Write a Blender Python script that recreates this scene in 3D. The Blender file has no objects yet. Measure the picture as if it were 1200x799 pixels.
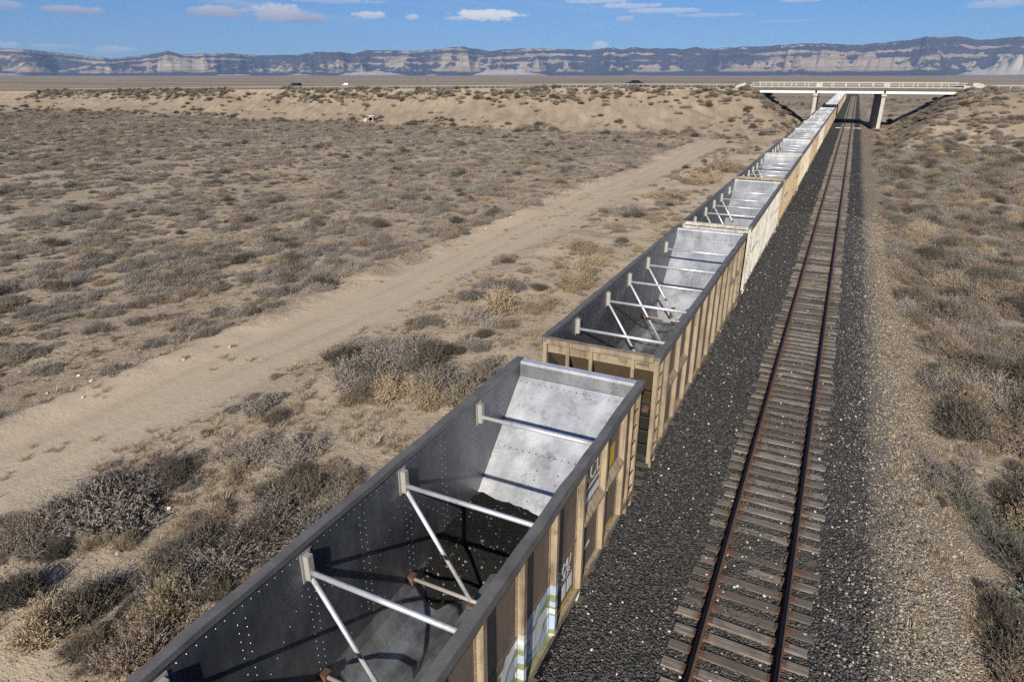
import bpy, bmesh, math, random
import numpy as np
from mathutils import Vector, Matrix, Quaternion

random.seed(7); rng = np.random.default_rng(11)
SC = bpy.context.scene
COL = SC.collection

# ------------------------------------------------------------------ camera
F_PX, CXP, CYP = 762.0, 600.0, 399.5            # focal length in photo pixels (1200 wide)
TH = math.atan(311 / F_PX)                      # pitch below the horizon
PSI = math.atan(406 * math.cos(TH) / F_PX)      # heading, left of the track
CAM = np.array([0.24, 0.0, 10.67])
cd = bpy.data.cameras.new('camera'); cam = bpy.data.objects.new('camera', cd); COL.objects.link(cam)
cam.location = CAM; cam.rotation_euler = (math.pi/2 - TH, 0, PSI)
cd.sensor_width = 36; cd.lens = F_PX / 1200 * 36; cd.clip_start = 0.1; cd.clip_end = 60000
SC.camera = cam
RIGHT = np.array([math.cos(PSI), math.sin(PSI), 0])
FWD = np.array([-math.sin(PSI)*math.cos(TH), math.cos(PSI)*math.cos(TH), -math.sin(TH)])
UP = np.cross(RIGHT, FWD)
def proj(x, y, z):
    d = np.stack([np.asarray(x, float)-CAM[0], np.asarray(y, float)-CAM[1], np.asarray(z, float)-CAM[2]], -1)
    zc = d @ FWD; zs = np.where(np.abs(zc) < 1e-6, 1e-6, zc)
    return CXP + F_PX*(d @ RIGHT)/zs, CYP - F_PX*(d @ UP)/zs, zc
def atz(px, py, z):
    d = FWD + RIGHT*(px-CXP)/F_PX - UP*(py-CYP)/F_PX
    return CAM + d*(z-CAM[2])/d[2]

# ------------------------------------------------------------------ light, sky, exposure
SUN_DIR = Vector((-1.0, 4.2, -2.25)).normalized()       # the way the light travels
SUN_EL = math.asin(-SUN_DIR.z)
SUN_ROT = math.atan2(-SUN_DIR.x, -SUN_DIR.y)
sl = bpy.data.lights.new('sun', 'SUN'); sl.energy = 5.0; sl.angle = math.radians(0.53); sl.color = (1.0, 0.94, 0.84)
so = bpy.data.objects.new('sun', sl); COL.objects.link(so)
so.rotation_euler = SUN_DIR.to_track_quat('-Z', 'Y').to_euler()
so.location = (40, -170, 95)
SC.view_settings.view_transform = 'Standard'; SC.view_settings.look = 'None'
SC.view_settings.exposure = 0.5; SC.view_settings.gamma = 1.0; SC.view_settings.use_curve_mapping = False
SC.cycles.use_denoising = False
SC.cycles.sample_clamp_indirect = 4.0; SC.cycles.max_bounces = 6; SC.cycles.diffuse_bounces = 3; SC.cycles.glossy_bounces = 3
SC.cycles.transmission_bounces = 2; SC.cycles.volume_bounces = 0; SC.cycles.transparent_max_bounces = 4
SC.cycles.use_adaptive_sampling = True; SC.cycles.adaptive_threshold = 0.012

class N:                                        # small node-tree helper
    def __init__(s, nt): s.nt = nt; s.L = nt.links
    def n(s, t, **kw):
        nd = s.nt.nodes.new(t)
        for k, v in kw.items():
            if k.startswith('i_'): s.put(nd.inputs[k[2:].replace('_', ' ')], v)
            else: setattr(nd, k, v)
        return nd
    def put(s, sock, v):
        if hasattr(v, 'is_output'): s.L.new(v, sock)
        else:
            try: sock.default_value = v
            except Exception:
                sock.default_value = tuple(v) + (1.0,)
    def m(s, op, a, b=None, c=None, clamp=False):
        nd = s.nt.nodes.new('ShaderNodeMath'); nd.operation = op; nd.use_clamp = clamp
        s.put(nd.inputs[0], a)
        if b is not None: s.put(nd.inputs[1], b)
        if c is not None: s.put(nd.inputs[2], c)
        return nd.outputs[0]
    def mix(s, f, a, b, mode='MIX'):
        nd = s.nt.nodes.new('ShaderNodeMix'); nd.data_type = 'RGBA'; nd.blend_type = mode
        s.put(nd.inputs[0], f)
        for i, v in ((6, a), (7, b)):
            if hasattr(v, 'is_output'): s.L.new(v, nd.inputs[i])
            else: nd.inputs[i].default_value = (v[0], v[1], v[2], 1)
        return nd.outputs[2]
    def ss(s, v, lo, hi):                       # smoothstep; lo > hi turns it round
        nd = s.nt.nodes.new('ShaderNodeMapRange'); nd.interpolation_type = 'SMOOTHSTEP'; nd.clamp = True
        s.put(nd.inputs[0], v)
        if lo <= hi: a = (lo, hi, 0, 1)
        else: a = (hi, lo, 1, 0)
        for i, q in enumerate(a): nd.inputs[1+i].default_value = q
        return nd.outputs[0]
    def noise(s, vec, scale, detail=4, rough=0.55, dist=0.0):
        nd = s.nt.nodes.new('ShaderNodeTexNoise')
        if vec is not None: s.L.new(vec, nd.inputs['Vector'])
        nd.inputs['Scale'].default_value = scale; nd.inputs['Detail'].default_value = detail
        nd.inputs['Roughness'].default_value = rough; nd.inputs['Distortion'].default_value = dist
        return nd.outputs[0]
    def vor(s, vec, scale, feature='F1', out='Distance', rnd=1.0):
        nd = s.nt.nodes.new('ShaderNodeTexVoronoi'); nd.feature = feature
        s.L.new(vec, nd.inputs['Vector']); nd.inputs['Scale'].default_value = scale
        nd.inputs['Randomness'].default_value = rnd
        return nd.outputs[out]
    def xyz(s, v):
        nd = s.nt.nodes.new('ShaderNodeSeparateXYZ'); s.L.new(v, nd.inputs[0]); return nd.outputs
    def com(s, x, y, z):
        nd = s.nt.nodes.new('ShaderNodeCombineXYZ')
        for i, v in enumerate((x, y, z)): s.put(nd.inputs[i], v)
        return nd.outputs[0]
    def vm(s, v, sc):
        nd = s.nt.nodes.new('ShaderNodeVectorMath'); nd.operation = 'MULTIPLY'
        s.L.new(v, nd.inputs[0]); nd.inputs[1].default_value = sc; return nd.outputs[0]
    def bump(s, h, strength=0.5, dist=0.02, normal=None):
        nd = s.nt.nodes.new('ShaderNodeBump'); nd.inputs['Strength'].default_value = strength
        nd.inputs['Distance'].default_value = dist; s.L.new(h, nd.inputs['Height'])
        if normal: s.L.new(normal, nd.inputs['Normal'])
        return nd.outputs[0]

world = bpy.data.worlds.new('World'); SC.world = world; world.use_nodes = True
wn = N(world.node_tree); world.node_tree.nodes.clear()
sky = wn.n('ShaderNodeTexSky', sky_type='NISHITA', sun_disc=False, sun_elevation=SUN_EL, sun_rotation=SUN_ROT,
           altitude=1400.0, air_density=1.0, dust_density=0.1, ozone_density=4.0)
tc = wn.n('ShaderNodeTexCoord'); dx, dy, dz = wn.xyz(tc.outputs['Generated'])
u = wn.m('ARCTAN2', dx, dy); hyp = wn.m('SQRT', wn.m('ADD', wn.m('MULTIPLY', dx, dx), wn.m('MULTIPLY', dy, dy)))
v = wn.m('DIVIDE', dz, hyp)
uvw = wn.com(wn.m('MULTIPLY', u, 1.0), wn.m('MULTIPLY', v, 2.0), 0.0)
nz1 = wn.noise(uvw, 70, 6, 0.6); nz2 = wn.noise(uvw, 22, 3, 0.5)
def dir_of(px, py):
    d = FWD + RIGHT*(px-CXP)/F_PX - UP*(py-CYP)/F_PX
    return math.atan2(d[0], d[1]), d[2]/math.hypot(d[0], d[1])
# clouds: (centre px, centre py, width px, height px, opacity, whiteness)
CL = [(84, 12, 92, 12, .75, .25), (8, 7, 44, 13, .5, .3), (255, 14, 86, 18, .85, .3), (326, 15, 70, 26, .9, .45), (352, 22, 76, 14, .8, .2),
      (434, 18, 46, 11, .8, .75), (482, 20, 20, 8, .6, .8), (572, 18, 96, 15, 1.0, 1.0), (540, 22, 40, 7, .6, .7),
      (733, 23, 28, 9, .45, .6), (703, 54, 24, 13, .55, .85), (10, 53, 44, 9, .4, .6), (55, 55, 50, 8, .3, .5), (84, 56, 44, 8, .3, .4),
      (132, 58, 60, 10, .45, .6), (1168, 5, 110, 12, .4, .7), (940, 1, 60, 5, .4, .8), (700, 30, 20, 7, .2, .5), (700, 2, 90, 7, .5, .8), (735, 7, 90, 8, .55, .8), (780, 13, 100, 8, .5, .8), (835, 18, 110, 5, .35, .8), (920, 25, 90, 3, .2, .8), (395, 2, 130, 6, .3, .8)]
dens = None; wht = None
for (px, py, w, h, op, wh) in CL:
    u0, v0 = dir_of(px, py); u1, _ = dir_of(px+w/2, py); _, v1 = dir_of(px, py-h/2)
    a = wn.m('DIVIDE', wn.m('SUBTRACT', u, u0), abs(u1-u0)); b = wn.m('DIVIDE', wn.m('SUBTRACT', v, v0), abs(v1-v0))
    b2 = wn.m('MULTIPLY', b, b)
    r2 = wn.m('ADD', wn.m('MULTIPLY', a, a), b2)
    k = wn.m('SUBTRACT', wn.m('ADD', wn.m('MULTIPLY', nz1, 2.6), -0.30), r2)          # fluffy edge
    k = wn.m('MULTIPLY', wn.ss(k, 0.0, 0.75), op)
    top = wn.m('ADD', wh, wn.m('MULTIPLY', b, 0.30))                                  # tops catch the light, bellies grey
    w_ = wn.m('MULTIPLY', k, top)
    dens = k if dens is None else wn.m('MAXIMUM', dens, k)
    wht = w_ if wht is None else wn.m('MAXIMUM', wht, w_)
# thin cirrus all over the dome, streaked along one direction
cu = wn.com(wn.m('MULTIPLY', wn.m('ADD', u, wn.m('MULTIPLY', v, 4.0)), 3.0), wn.m('MULTIPLY', wn.m('SUBTRACT', v, wn.m('MULTIPLY', u, -0.12)), 40.0), 3.1)
ci = wn.m('MULTIPLY', wn.ss(wn.noise(cu, 1.0, 5, 0.5), 0.55, 0.78), wn.ss(v, 0.045, 0.10)); ci = wn.m('MULTIPLY', ci, 0.45)
white = wn.m('DIVIDE', wht, wn.m('MAXIMUM', dens, 0.001), clamp=True)
ccol = wn.mix(white, (4.0, 4.0, 5.2), (12.5, 12.4, 12.2))
tint = wn.mix(1.0, sky.outputs[0], (0.51, 0.79, 1.15), 'MULTIPLY')
skc = wn.mix(ci, tint, (8.0, 8.2, 8.4))
skc = wn.mix(wn.m('MULTIPLY', dens, 1.0, clamp=True), skc, ccol)
bg = wn.n('ShaderNodeBackground'); wn.put(bg.inputs[0], skc); bg.inputs[1].default_value = 0.05
wo = wn.n('ShaderNodeOutputWorld'); wn.L.new(bg.outputs[0], wo.inputs[0])

# ------------------------------------------------------------------ numpy noise
def _hash(ix, iy, seed):
    h = (ix.astype(np.int64)*374761393 + iy.astype(np.int64)*668265263 + seed*974634777) & 0x7fffffff
    h = ((h ^ (h >> 13))*1274126177) & 0x7fffffff
    h = (h ^ (h >> 16)) & 0x7fffffff
    return h / float(0x7fffffff)
def vnoise(x, y, seed=0):
    x = np.asarray(x, float); y = np.asarray(y, float)
    ix = np.floor(x); iy = np.floor(y); fx = x-ix; fy = y-iy
    fx = fx*fx*(3-2*fx); fy = fy*fy*(3-2*fy)
    a = _hash(ix, iy, seed); b = _hash(ix+1, iy, seed); c = _hash(ix, iy+1, seed); d = _hash(ix+1, iy+1, seed)
    return (a*(1-fx)+b*fx)*(1-fy) + (c*(1-fx)+d*fx)*fy
def fbm(x, y, oct=4, seed=0, gain=0.5):
    s = 0; a = 1; t = 0
    for o in range(oct):
        s = s + a*vnoise(np.asarray(x)*2**o + 17.3*o, np.asarray(y)*2**o - 9.1*o, seed+o); t += a; a *= gain
    return s/t
def sstep(v, lo, hi):
    t = np.clip((v-lo)/(hi-lo), 0, 1); return t*t*(3-2*t)

# ------------------------------------------------------------------ materials
MATS = {}
def mat(name):
    m_ = bpy.data.materials.new(name); m_.use_nodes = True
    nt = m_.node_tree; b = nt.nodes['Principled BSDF']; MATS[name] = m_
    return m_, N(nt), b
def simple(name, col, rough=0.6, metal=0.0, var=0.15, scale=6.0, bump=0.0, bscale=40.0, rnd=0.0):
    m_, n, b = mat(name); t = n.n('ShaderNodeTexCoord').outputs['Object']
    f = n.noise(t, scale, 5, 0.6)
    c = n.mix(f, [q*(1-var) for q in col], [min(1, q*(1+var)) for q in col])
    if rnd:
        oi = n.n('ShaderNodeObjectInfo').outputs['Random']
        hs = n.n('ShaderNodeHueSaturation'); n.put(hs.inputs['Value'], n.m('ADD', n.m('MULTIPLY', oi, 2*rnd), 1-rnd)); n.L.new(c, hs.inputs['Color']); c = hs.outputs[0]
    n.put(b.inputs['Base Color'], c); b.inputs['Roughness'].default_value = rough; b.inputs['Metallic'].default_value = metal
    if bump: n.put(b.inputs['Normal'], n.bump(n.noise(t, bscale, 5, 0.6), bump, 0.02))
    return m_

def mk_ground():
    m_, n, b = mat('ground_earth')
    p = n.n('ShaderNodeNewGeometry').outputs['Position']; x, y, z = n.xyz(p)
    big = n.noise(p, 0.05, 4, 0.55); mid = n.noise(p, 0.35, 5, 0.6); fine = n.noise(p, 3.0, 6, 0.65); grit = n.noise(p, 22.0, 3, 0.7)
    # bare soil with pale alkali crust and dark litter
    soil = n.mix(n.ss(mid, 0.3, 0.7), (0.325, 0.257, 0.180), (0.462, 0.374, 0.272))
    soil = n.mix(n.m('MULTIPLY', n.ss(fine, 0.46, 0.70), 0.65), soil, (0.165, 0.128, 0.094))
    clod = n.noise(p, 9.0, 4, 0.7); soil = n.mix(n.m('MULTIPLY', n.ss(clod, 0.55, 0.72), 0.6), soil, (0.140, 0.108, 0.080))
    soil = n.mix(n.m('MULTIPLY', n.ss(n.noise(p, 0.22, 3, 0.5), 0.60, 0.74), 0.5), soil, (0.42, 0.35, 0.265))
    soil = n.mix(n.ss(grit, 0.58, 0.74), soil, (0.14, 0.11, 0.085))
    soil = n.mix(n.ss(n.noise(p, 30.0, 2, 0.5), 0.70, 0.80), soil, (0.50, 0.43, 0.34))
    # graded dirt track beside the railway: smooth, paler, faint wheel marks along y
    wob = n.m('MULTIPLY', n.m('SUBTRACT', mid, 0.5), 5.5)
    xr = n.m('ADD', n.m('ADD', x, wob), n.m('MULTIPLY', n.m('SUBTRACT', big, 0.5), 3.0))
    road = n.m('MULTIPLY', n.ss(xr, -25.8, -23.6), n.ss(xr, -15.5, -20.8))
    sandy = n.m('MULTIPLY', n.m('MULTIPLY', n.ss(x, -25.0, -22.0), n.ss(x, -8.0, -11.0)), n.m('ADD', 0.35, n.m('MULTIPLY', n.ss(y, 18.0, 55.0), 0.45)))
    road = n.m('MAXIMUM', road, n.m('MULTIPLY', sandy, n.ss(mid, 0.25, 0.5)))
    road = n.m('MULTIPLY', road, n.ss(y, 150.0, 118.0))
    ruts = n.noise(n.vm(p, (3.0, 0.12, 1.0)), 1.0, 4, 0.6)
    rut2 = n.m('ADD', n.m('POWER', 2.718, n.m('MULTIPLY', n.m('POWER', n.m('DIVIDE', n.m('ADD', x, n.m('ADD', 22.7, n.m('MULTIPLY', n.m('SUBTRACT', big, 0.5), 3.0))), 0.28), 2.0), -1.0)), n.m('POWER', 2.718, n.m('MULTIPLY', n.m('POWER', n.m('DIVIDE', n.m('ADD', x, n.m('ADD', 20.9, n.m('MULTIPLY', n.m('SUBTRACT', big, 0.5), 3.0))), 0.28), 2.0), -1.0)))
    ruts = n.m('SUBTRACT', ruts, n.m('MULTIPLY', n.m('MULTIPLY', rut2, n.ss(mid, 0.3, 0.55)), 0.45))
    rc = n.mix(ruts, (0.400, 0.322, 0.230), (0.500, 0.410, 0.302))
    rc = n.mix(n.m('MULTIPLY', n.ss(fine, 0.58, 0.78), 0.35), rc, (0.215, 0.165, 0.115))
    soil = n.mix(road, soil, rc)
    # bare road-fill bank and the sandy strip at its foot
    bank = n.m('MULTIPLY', n.ss(y, 136.0, 150.0), n.ss(y, 172.0, 166.0))
    sh_ = n.com(n.m('ADD', x, n.m('MULTIPLY', y, 0.35)), y, z)
    bk = n.mix(n.ss(n.noise(n.vm(sh_, (0.40, 0.12, 0.1)), 1.0, 6, 0.72), 0.30, 0.68), (0.190, 0.150, 0.106), (0.340, 0.270, 0.192))  # light and dark streaks put the gully shading into the colour
    soil = n.mix(n.m('MULTIPLY', bank, 0.75), soil, bk)
    # far plain: brush blurs into the soil with distance
    far = n.ss(y, 188.0, 330.0)
    st = n.noise(n.vm(p, (0.0012, 0.007, 0.0)), 1.0, 5, 0.6); st2 = n.noise(n.vm(p, (0.010, 0.05, 0.0)), 1.0, 5, 0.65)
    fp = n.mix(n.ss(st, 0.35, 0.65), (0.210, 0.165, 0.120), (0.360, 0.285, 0.205))
    fp = n.mix(n.m('MULTIPLY', n.ss(st2, 0.45, 0.70), 0.6), fp, (0.150, 0.126, 0.098))
    soil = n.mix(far, soil, fp)
    # pale gravel shoulder right of the track
    e = n.m('MULTIPLY', n.m('SUBTRACT', n.noise(p, 0.9, 4, 0.6), 0.5), 1.1)
    xs = n.m('ADD', x, e)
    cell = n.n('ShaderNodeTexVoronoi'); n.L.new(p, cell.inputs['Vector']); cell.inputs['Scale'].default_value = 15.0
    cr = n.xyz(cell.outputs['Color'])[0]
    gsh = n.m('MULTIPLY', n.m('MULTIPLY', n.ss(xs, 2.2, 2.9), n.ss(xs, 5.6, 4.2)), n.ss(y, 400.0, 250.0))
    gc = n.mix(cr, (0.150, 0.124, 0.096), (0.400, 0.335, 0.255)); gc = n.mix(n.ss(fine, 0.35, 0.65), gc, (0.300, 0.240, 0.174))
    soil = n.mix(n.m('MULTIPLY', gsh, 0.9), soil, gc)
    # dark ballast under the two tracks
    bal = n.m('MULTIPLY', n.m('MULTIPLY', n.ss(xs, -8.9, -8.2), n.ss(xs, 3.05, 2.25)), n.ss(y, 560.0, 440.0))
    c2 = n.n('ShaderNodeTexVoronoi'); n.L.new(p, c2.inputs['Vector']); c2.inputs['Scale'].default_value = 21.0
    r2 = n.xyz(c2.outputs['Color'])[0]
    bc = n.mix(n.ss(r2, 0.0, 0.9), (0.036, 0.035, 0.034), (0.100, 0.096, 0.090))
    bc = n.mix(n.ss(r2, 0.955, 0.98), bc, (0.30, 0.275, 0.235))
    dust = n.m('MULTIPLY', n.m('MULTIPLY', n.ss(x, -1.35, -1.15), n.ss(x, 1.35, 1.15)), 0.55)
    bc = n.mix(n.m('MULTIPLY', dust, n.ss(fine, 0.3, 0.6)), bc, (0.150, 0.130, 0.105))
    soil = n.mix(bal, soil, bc)
    n.put(b.inputs['Base Color'], soil); b.inputs['Roughness'].default_value = 0.95; b.inputs['Specular IOR Level'].default_value = 0.15
    stone_h = n.m('SUBTRACT', 1.0, n.m('MULTIPLY', c2.outputs['Distance'], 1.4))
    earth_h = n.m('ADD', n.m('ADD', n.m('MULTIPLY', fine, 0.9), n.m('MULTIPLY', clod, 0.5)), n.m('MULTIPLY', grit, 0.3))
    stony = n.m('MAXIMUM', bal, gsh)
    near = n.ss(y, 120.0, 40.0)
    hh = n.m('ADD', n.m('MULTIPLY', earth_h, n.m('SUBTRACT', 1.0, n.m('MULTIPLY', n.m('MAXIMUM', stony, road), 0.7))), n.m('MULTIPLY', n.m('MULTIPLY', stone_h, 0.7), stony))
    n.put(b.inputs['Normal'], n.bump(hh, 1.0, 0.11))
    return m_
M_GROUND = mk_ground()

def mk_paint(name, col, dirt=(0.085, 0.060, 0.042), amount=0.55, graffiti=False):
    m_, n, b = mat(name); t = n.n('ShaderNodeTexCoord').outputs['Object']; p = n.n('ShaderNodeNewGeometry').outputs['Position']
    x, y, z = n.xyz(t)
    streak = n.noise(n.vm(p, (6.0, 9.0, 0.55)), 1.0, 5, 0.6); blot = n.noise(p, 1.6, 5, 0.6)
    f = n.m('MULTIPLY', n.ss(n.m('ADD', n.m('MULTIPLY', streak, 0.55), n.m('MULTIPLY', blot, 0.45)), 0.40, 0.66), amount)
    c = n.mix(f, col, dirt)
    c = n.mix(n.m('MULTIPLY', n.ss(n.noise(p, 3.3, 5, 0.65), 0.60, 0.74), 0.5), c, (0.105, 0.048, 0.024))
    if graffiti:
        # sprayed lettering low on the side: white and pale blue fill, green outlines
        wx_, wy_, z = n.xyz(p); y = n.m('SUBTRACT', wy_, 5.82); x = n.m('ADD', wx_, 4.67); g = n.com(y, z, 0.0)
        bx_ = n.m('SUBTRACT', y, n.m('MULTIPLY', n.m('SUBTRACT', n.noise(g, 1.3, 2, 0.5), 0.5), 1.2))
        topz = n.m('ADD', 2.32, n.m('MULTIPLY', n.m('SUBTRACT', n.noise(g, 0.9, 2, 0.5), 0.5), 1.6))
        inside = n.m('MULTIPLY', n.ss(bx_, -2.6, -2.55), n.ss(bx_, 2.85, 2.80))
        inside = n.m('MULTIPLY', inside, n.m('MULTIPLY', n.ss(n.m('SUBTRACT', topz, z), 0.0, 0.05), n.ss(z, 1.16, 1.2)))
        inside = n.m('MULTIPLY', inside, n.ss(x, 1.2, 1.3))
        loop = n.noise(g, 1.15, 1, 0.4, 1.6)
        band = n.m('ABSOLUTE', n.m('SUBTRACT', loop, 0.5))
        gf = n.mix(n.ss(loop, 0.42, 0.58), (0.56, 0.58, 0.58), (0.36, 0.43, 0.52))
        gf = n.mix(n.ss(band, 0.050, 0.035), gf, (0.20, 0.23, 0.11))
        gf = n.mix(n.m('MULTIPLY', f, 0.5), gf, dirt)
        c = n.mix(inside, c, gf)
    n.put(b.inputs['Base Color'], c); b.inputs['Roughness'].default_value = 0.62; b.inputs['Specular IOR Level'].default_value = 0.3
    n.put(b.inputs['Normal'], n.bump(n.noise(p, 14, 4, 0.6), 0.18, 0.02))
    return m_
TAN = (0.330, 0.258, 0.170)
M_TAN1 = mk_paint('tan_paint_near', TAN, amount=.85, graffiti=True)
M_TAN = mk_paint('tan_paint', (0.285, 0.228, 0.152), amount=0.75)
M_OCHRE = mk_paint('ochre_paint', (0.345, 0.262, 0.160), amount=0.5)
M_CREAM = mk_paint('cream_paint', (0.470, 0.405, 0.300), amount=0.4)
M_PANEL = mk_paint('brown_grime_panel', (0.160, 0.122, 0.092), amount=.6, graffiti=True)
M_PANEL2 = mk_paint('brown_sheet_paint', (0.180, 0.130, 0.080), amount=.5)  # darker brown than the car paint, for the slope sheet undersides
M_WHITE = mk_paint('white_paint', (0.480, 0.455, 0.400), amount=0.55)

def mk_alu(name, lo, hi, rough, metal=0.9):
    m_, n, b = mat(name); p = n.n('ShaderNodeNewGeometry').outputs['Position']
    st = n.noise(n.vm(p, (2.2, 2.2, 0.5)), 1.0, 5, 0.6); bl = n.noise(p, 0.9, 4, 0.55); sc_ = n.noise(n.vm(p, (20.0, 20.0, 3.0)), 1.0, 3, 0.6)
    f = n.ss(n.m('ADD', n.m('MULTIPLY', st, 0.5), n.m('MULTIPLY', bl, 0.5)), 0.33, 0.68)
    c = n.mix(f, lo, hi); c = n.mix(n.m('MULTIPLY', n.ss(sc_, 0.55, 0.75), 0.4), c, [q*0.5 for q in lo])
    gr = n.noise(p, 2.6, 6, 0.72); c = n.mix(n.m('MULTIPLY', n.ss(gr, 0.52, 0.72), 0.45), c, (0.05, 0.047, 0.043))
    ru = n.noise(n.vm(p, (3.0, 3.0, 0.7)), 1.0, 4, 0.6); c = n.mix(n.m('MULTIPLY', n.ss(ru, 0.64, 0.74), 0.30), c, (0.16, 0.10, 0.06))
    n.put(b.inputs['Base Color'], c); b.inputs['Metallic'].default_value = metal
    n.put(b.inputs['Roughness'], n.m('ADD', rough-0.08, n.m('MULTIPLY', bl, 0.2)))
    n.put(b.inputs['Normal'], n.bump(n.m('ADD', bl, n.m('MULTIPLY', gr, 0.25)), 0.30, 0.07))
    return m_
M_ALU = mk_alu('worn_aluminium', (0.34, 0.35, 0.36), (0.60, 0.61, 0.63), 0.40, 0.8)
M_TUB = mk_alu('shaded_tub_aluminium', (0.13, 0.135, 0.14), (0.36, 0.37, 0.39), 0.40, 0.65)  # darker copy of the aluminium, deepens the shadow on the floor
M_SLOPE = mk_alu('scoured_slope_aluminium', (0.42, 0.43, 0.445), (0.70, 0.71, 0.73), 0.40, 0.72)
M_ALUD = mk_alu('shaded_wall_aluminium', (0.070, 0.076, 0.086), (0.165, 0.176, 0.196), 0.40, 0.6)  # same aluminium, wall shade put into a darker base colour
M_TUBE = mk_alu('galvanised_tube', (0.55, 0.56, 0.58), (0.76, 0.77, 0.79), 0.42, 0.55)
M_RIM = simple('weathered_rim', (0.150, 0.143, 0.135), 0.6, 0.3, 0.6, 3.0, 0.25, 25)
M_RUST = simple('rusted_iron', (0.105, 0.058, 0.036), 0.85, 0.1, 0.5, 5.0, 0.4, 60)
M_DARK = simple('grimy_black_iron', (0.032, 0.028, 0.026), 0.8, 0.2, 0.4, 5.0, 0.3, 40)
M_BRKT = simple('dull_bracket_plate', (0.36, 0.345, 0.31), 0.6, 0.3, 0.25, 4.0)
M_RIVET = simple('rivet_metal', (0.50, 0.51, 0.53), 0.35, 0.8, 0.2, 4.0)
M_RIVETD = simple('dark_rivet', (0.09, 0.09, 0.09), 0.6, 0.3, 0.2, 4.0)
M_YEL = simple('yellow_reflector', (0.55, 0.33, 0.03), 0.5, 0, 0.25, 5)
M_BLACKP = simple('black_stencil', (0.03, 0.03, 0.03), 0.7, 0, 0.3, 8)
M_WHITEP = simple('white_stencil', (0.62, 0.61, 0.58), 0.7, 0, 0.25, 8)
M_CONC = simple('pale_concrete', (0.40, 0.375, 0.325), 0.9, 0, 0.4, 1.3, 0.3, 12)
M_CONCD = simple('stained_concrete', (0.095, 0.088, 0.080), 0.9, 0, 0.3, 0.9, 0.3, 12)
M_GIRD = simple('white_girder_paint', (0.66, 0.65, 0.62), 0.6, 0, 0.08, 0.7)
M_ASPH = simple('asphalt', (0.085, 0.082, 0.078), 0.95, 0, 0.2, 0.3, 0.3, 20)
M_GALV = simple('galvanised_guardrail', (0.33, 0.32, 0.30), 0.5, 0.4, 0.15, 0.6)
M_CARK = simple('dark_car_paint', (0.012, 0.014, 0.018), 0.25, 0, 0.1, 2)
M_CARB = simple('slate_blue_car_paint', (0.045, 0.055, 0.085), 0.25, 0, 0.1, 2)
M_VAN = simple('white_van_paint', (0.78, 0.78, 0.76), 0.4, 0, 0.05, 2)
M_GLASS = simple('tinted_glass', (0.010, 0.012, 0.014), 0.08, 0, 0.05, 2)
M_TYRE = simple('rubber', (0.02, 0.02, 0.02), 0.9, 0, 0.2, 6)
M_CHALK = simple('chalky_stone', (0.52, 0.47, 0.40), 0.95, 0, 0.2, 3, 0.5, 14, rnd=0.25)
M_STONET = simple('tan_stone', (0.320, 0.268, 0.205), 0.95, 0, 0.25, 5, 0.5, 16, rnd=0.4)
M_STONED = simple('dark_ballast_stone', (0.070, 0.067, 0.063), 0.9, 0, 0.3, 9, 0.5, 30, rnd=0.55)
M_BARK = simple('bare_grey_bark', (0.20, 0.165, 0.13), 0.9, 0, 0.3, 1.0)

def mk_coal():
    m_, n, b = mat('coal_lumps'); p = n.n('ShaderNodeNewGeometry').outputs['Position']
    v_ = n.n('ShaderNodeTexVoronoi'); n.L.new(p, v_.inputs['Vector']); v_.inputs['Scale'].default_value = 26
    r = n.xyz(v_.outputs['Color'])[0]
    c = n.mix(r, (0.003, 0.003, 0.003), (0.012, 0.0118, 0.0115)); c = n.mix(n.ss(r, 0.965, 0.99), c, (0.20, 0.19, 0.17))
    c = n.mix(n.m('MULTIPLY', n.ss(n.noise(p, 2.2, 4, 0.6), 0.55, 0.75), 0.15), c, (0.045, 0.042, 0.038))
    n.put(b.inputs['Base Color'], c); b.inputs['Roughness'].default_value = 0.75; b.inputs['Specular IOR Level'].default_value = 0.2
    n.put(b.inputs['Normal'], n.bump(n.m('SUBTRACT', n.noise(p, 30, 4, 0.7), v_.outputs['Distance']), 0.9, 0.05))
    return m_
M_COAL = mk_coal()
def mk_tie():
    m_, n, b = mat('weathered_tie_timber'); t = n.n('ShaderNodeTexCoord').outputs['Object']
    oi = n.n('ShaderNodeObjectInfo').outputs['Random']
    off = n.n('ShaderNodeVectorMath'); off.operation = 'ADD'; n.L.new(t, off.inputs[0]); n.L.new(n.com(n.m('MULTIPLY', oi, 37.0), n.m('MULTIPLY', oi, 91.0), 0), off.inputs[1])
    g = n.noise(n.vm(off.outputs[0], (1.3, 26.0, 8.0)), 1.0, 5, 0.65); bl = n.noise(off.outputs[0], 2.0, 4, 0.6)
    c = n.mix(n.ss(g, 0.3, 0.7), (0.070, 0.057, 0.046), (0.310, 0.272, 0.232))
    c = n.mix(n.m('MULTIPLY', n.ss(bl, 0.45, 0.7), 0.5), c, (0.095, 0.066, 0.045))
    tone = n.m('FRACT', n.m('MULTIPLY', oi, 7.31))
    c = n.mix(n.m('MULTIPLY', n.ss(tone, 0.45, 1.0), 0.75), c, (0.070, 0.054, 0.041))
    # rust washed off the plates beside each rail
    ax = n.m('ABSOLUTE', n.m('SUBTRACT', n.m('ABSOLUTE', n.xyz(t)[0]), 0.753))
    c = n.mix(n.m('MULTIPLY', n.ss(n.m('ADD', ax, n.m('MULTIPLY', n.m('SUBTRACT', bl, 0.5), 0.3)), 0.26, 0.10), 0.65), c, (0.120, 0.055, 0.024))
    n.put(b.inputs['Base Color'], c); b.inputs['Roughness'].default_value = 0.92
    n.put(b.inputs['Normal'], n.bump(g, 0.7, 0.015))
    return m_
M_TIE = mk_tie()
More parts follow.
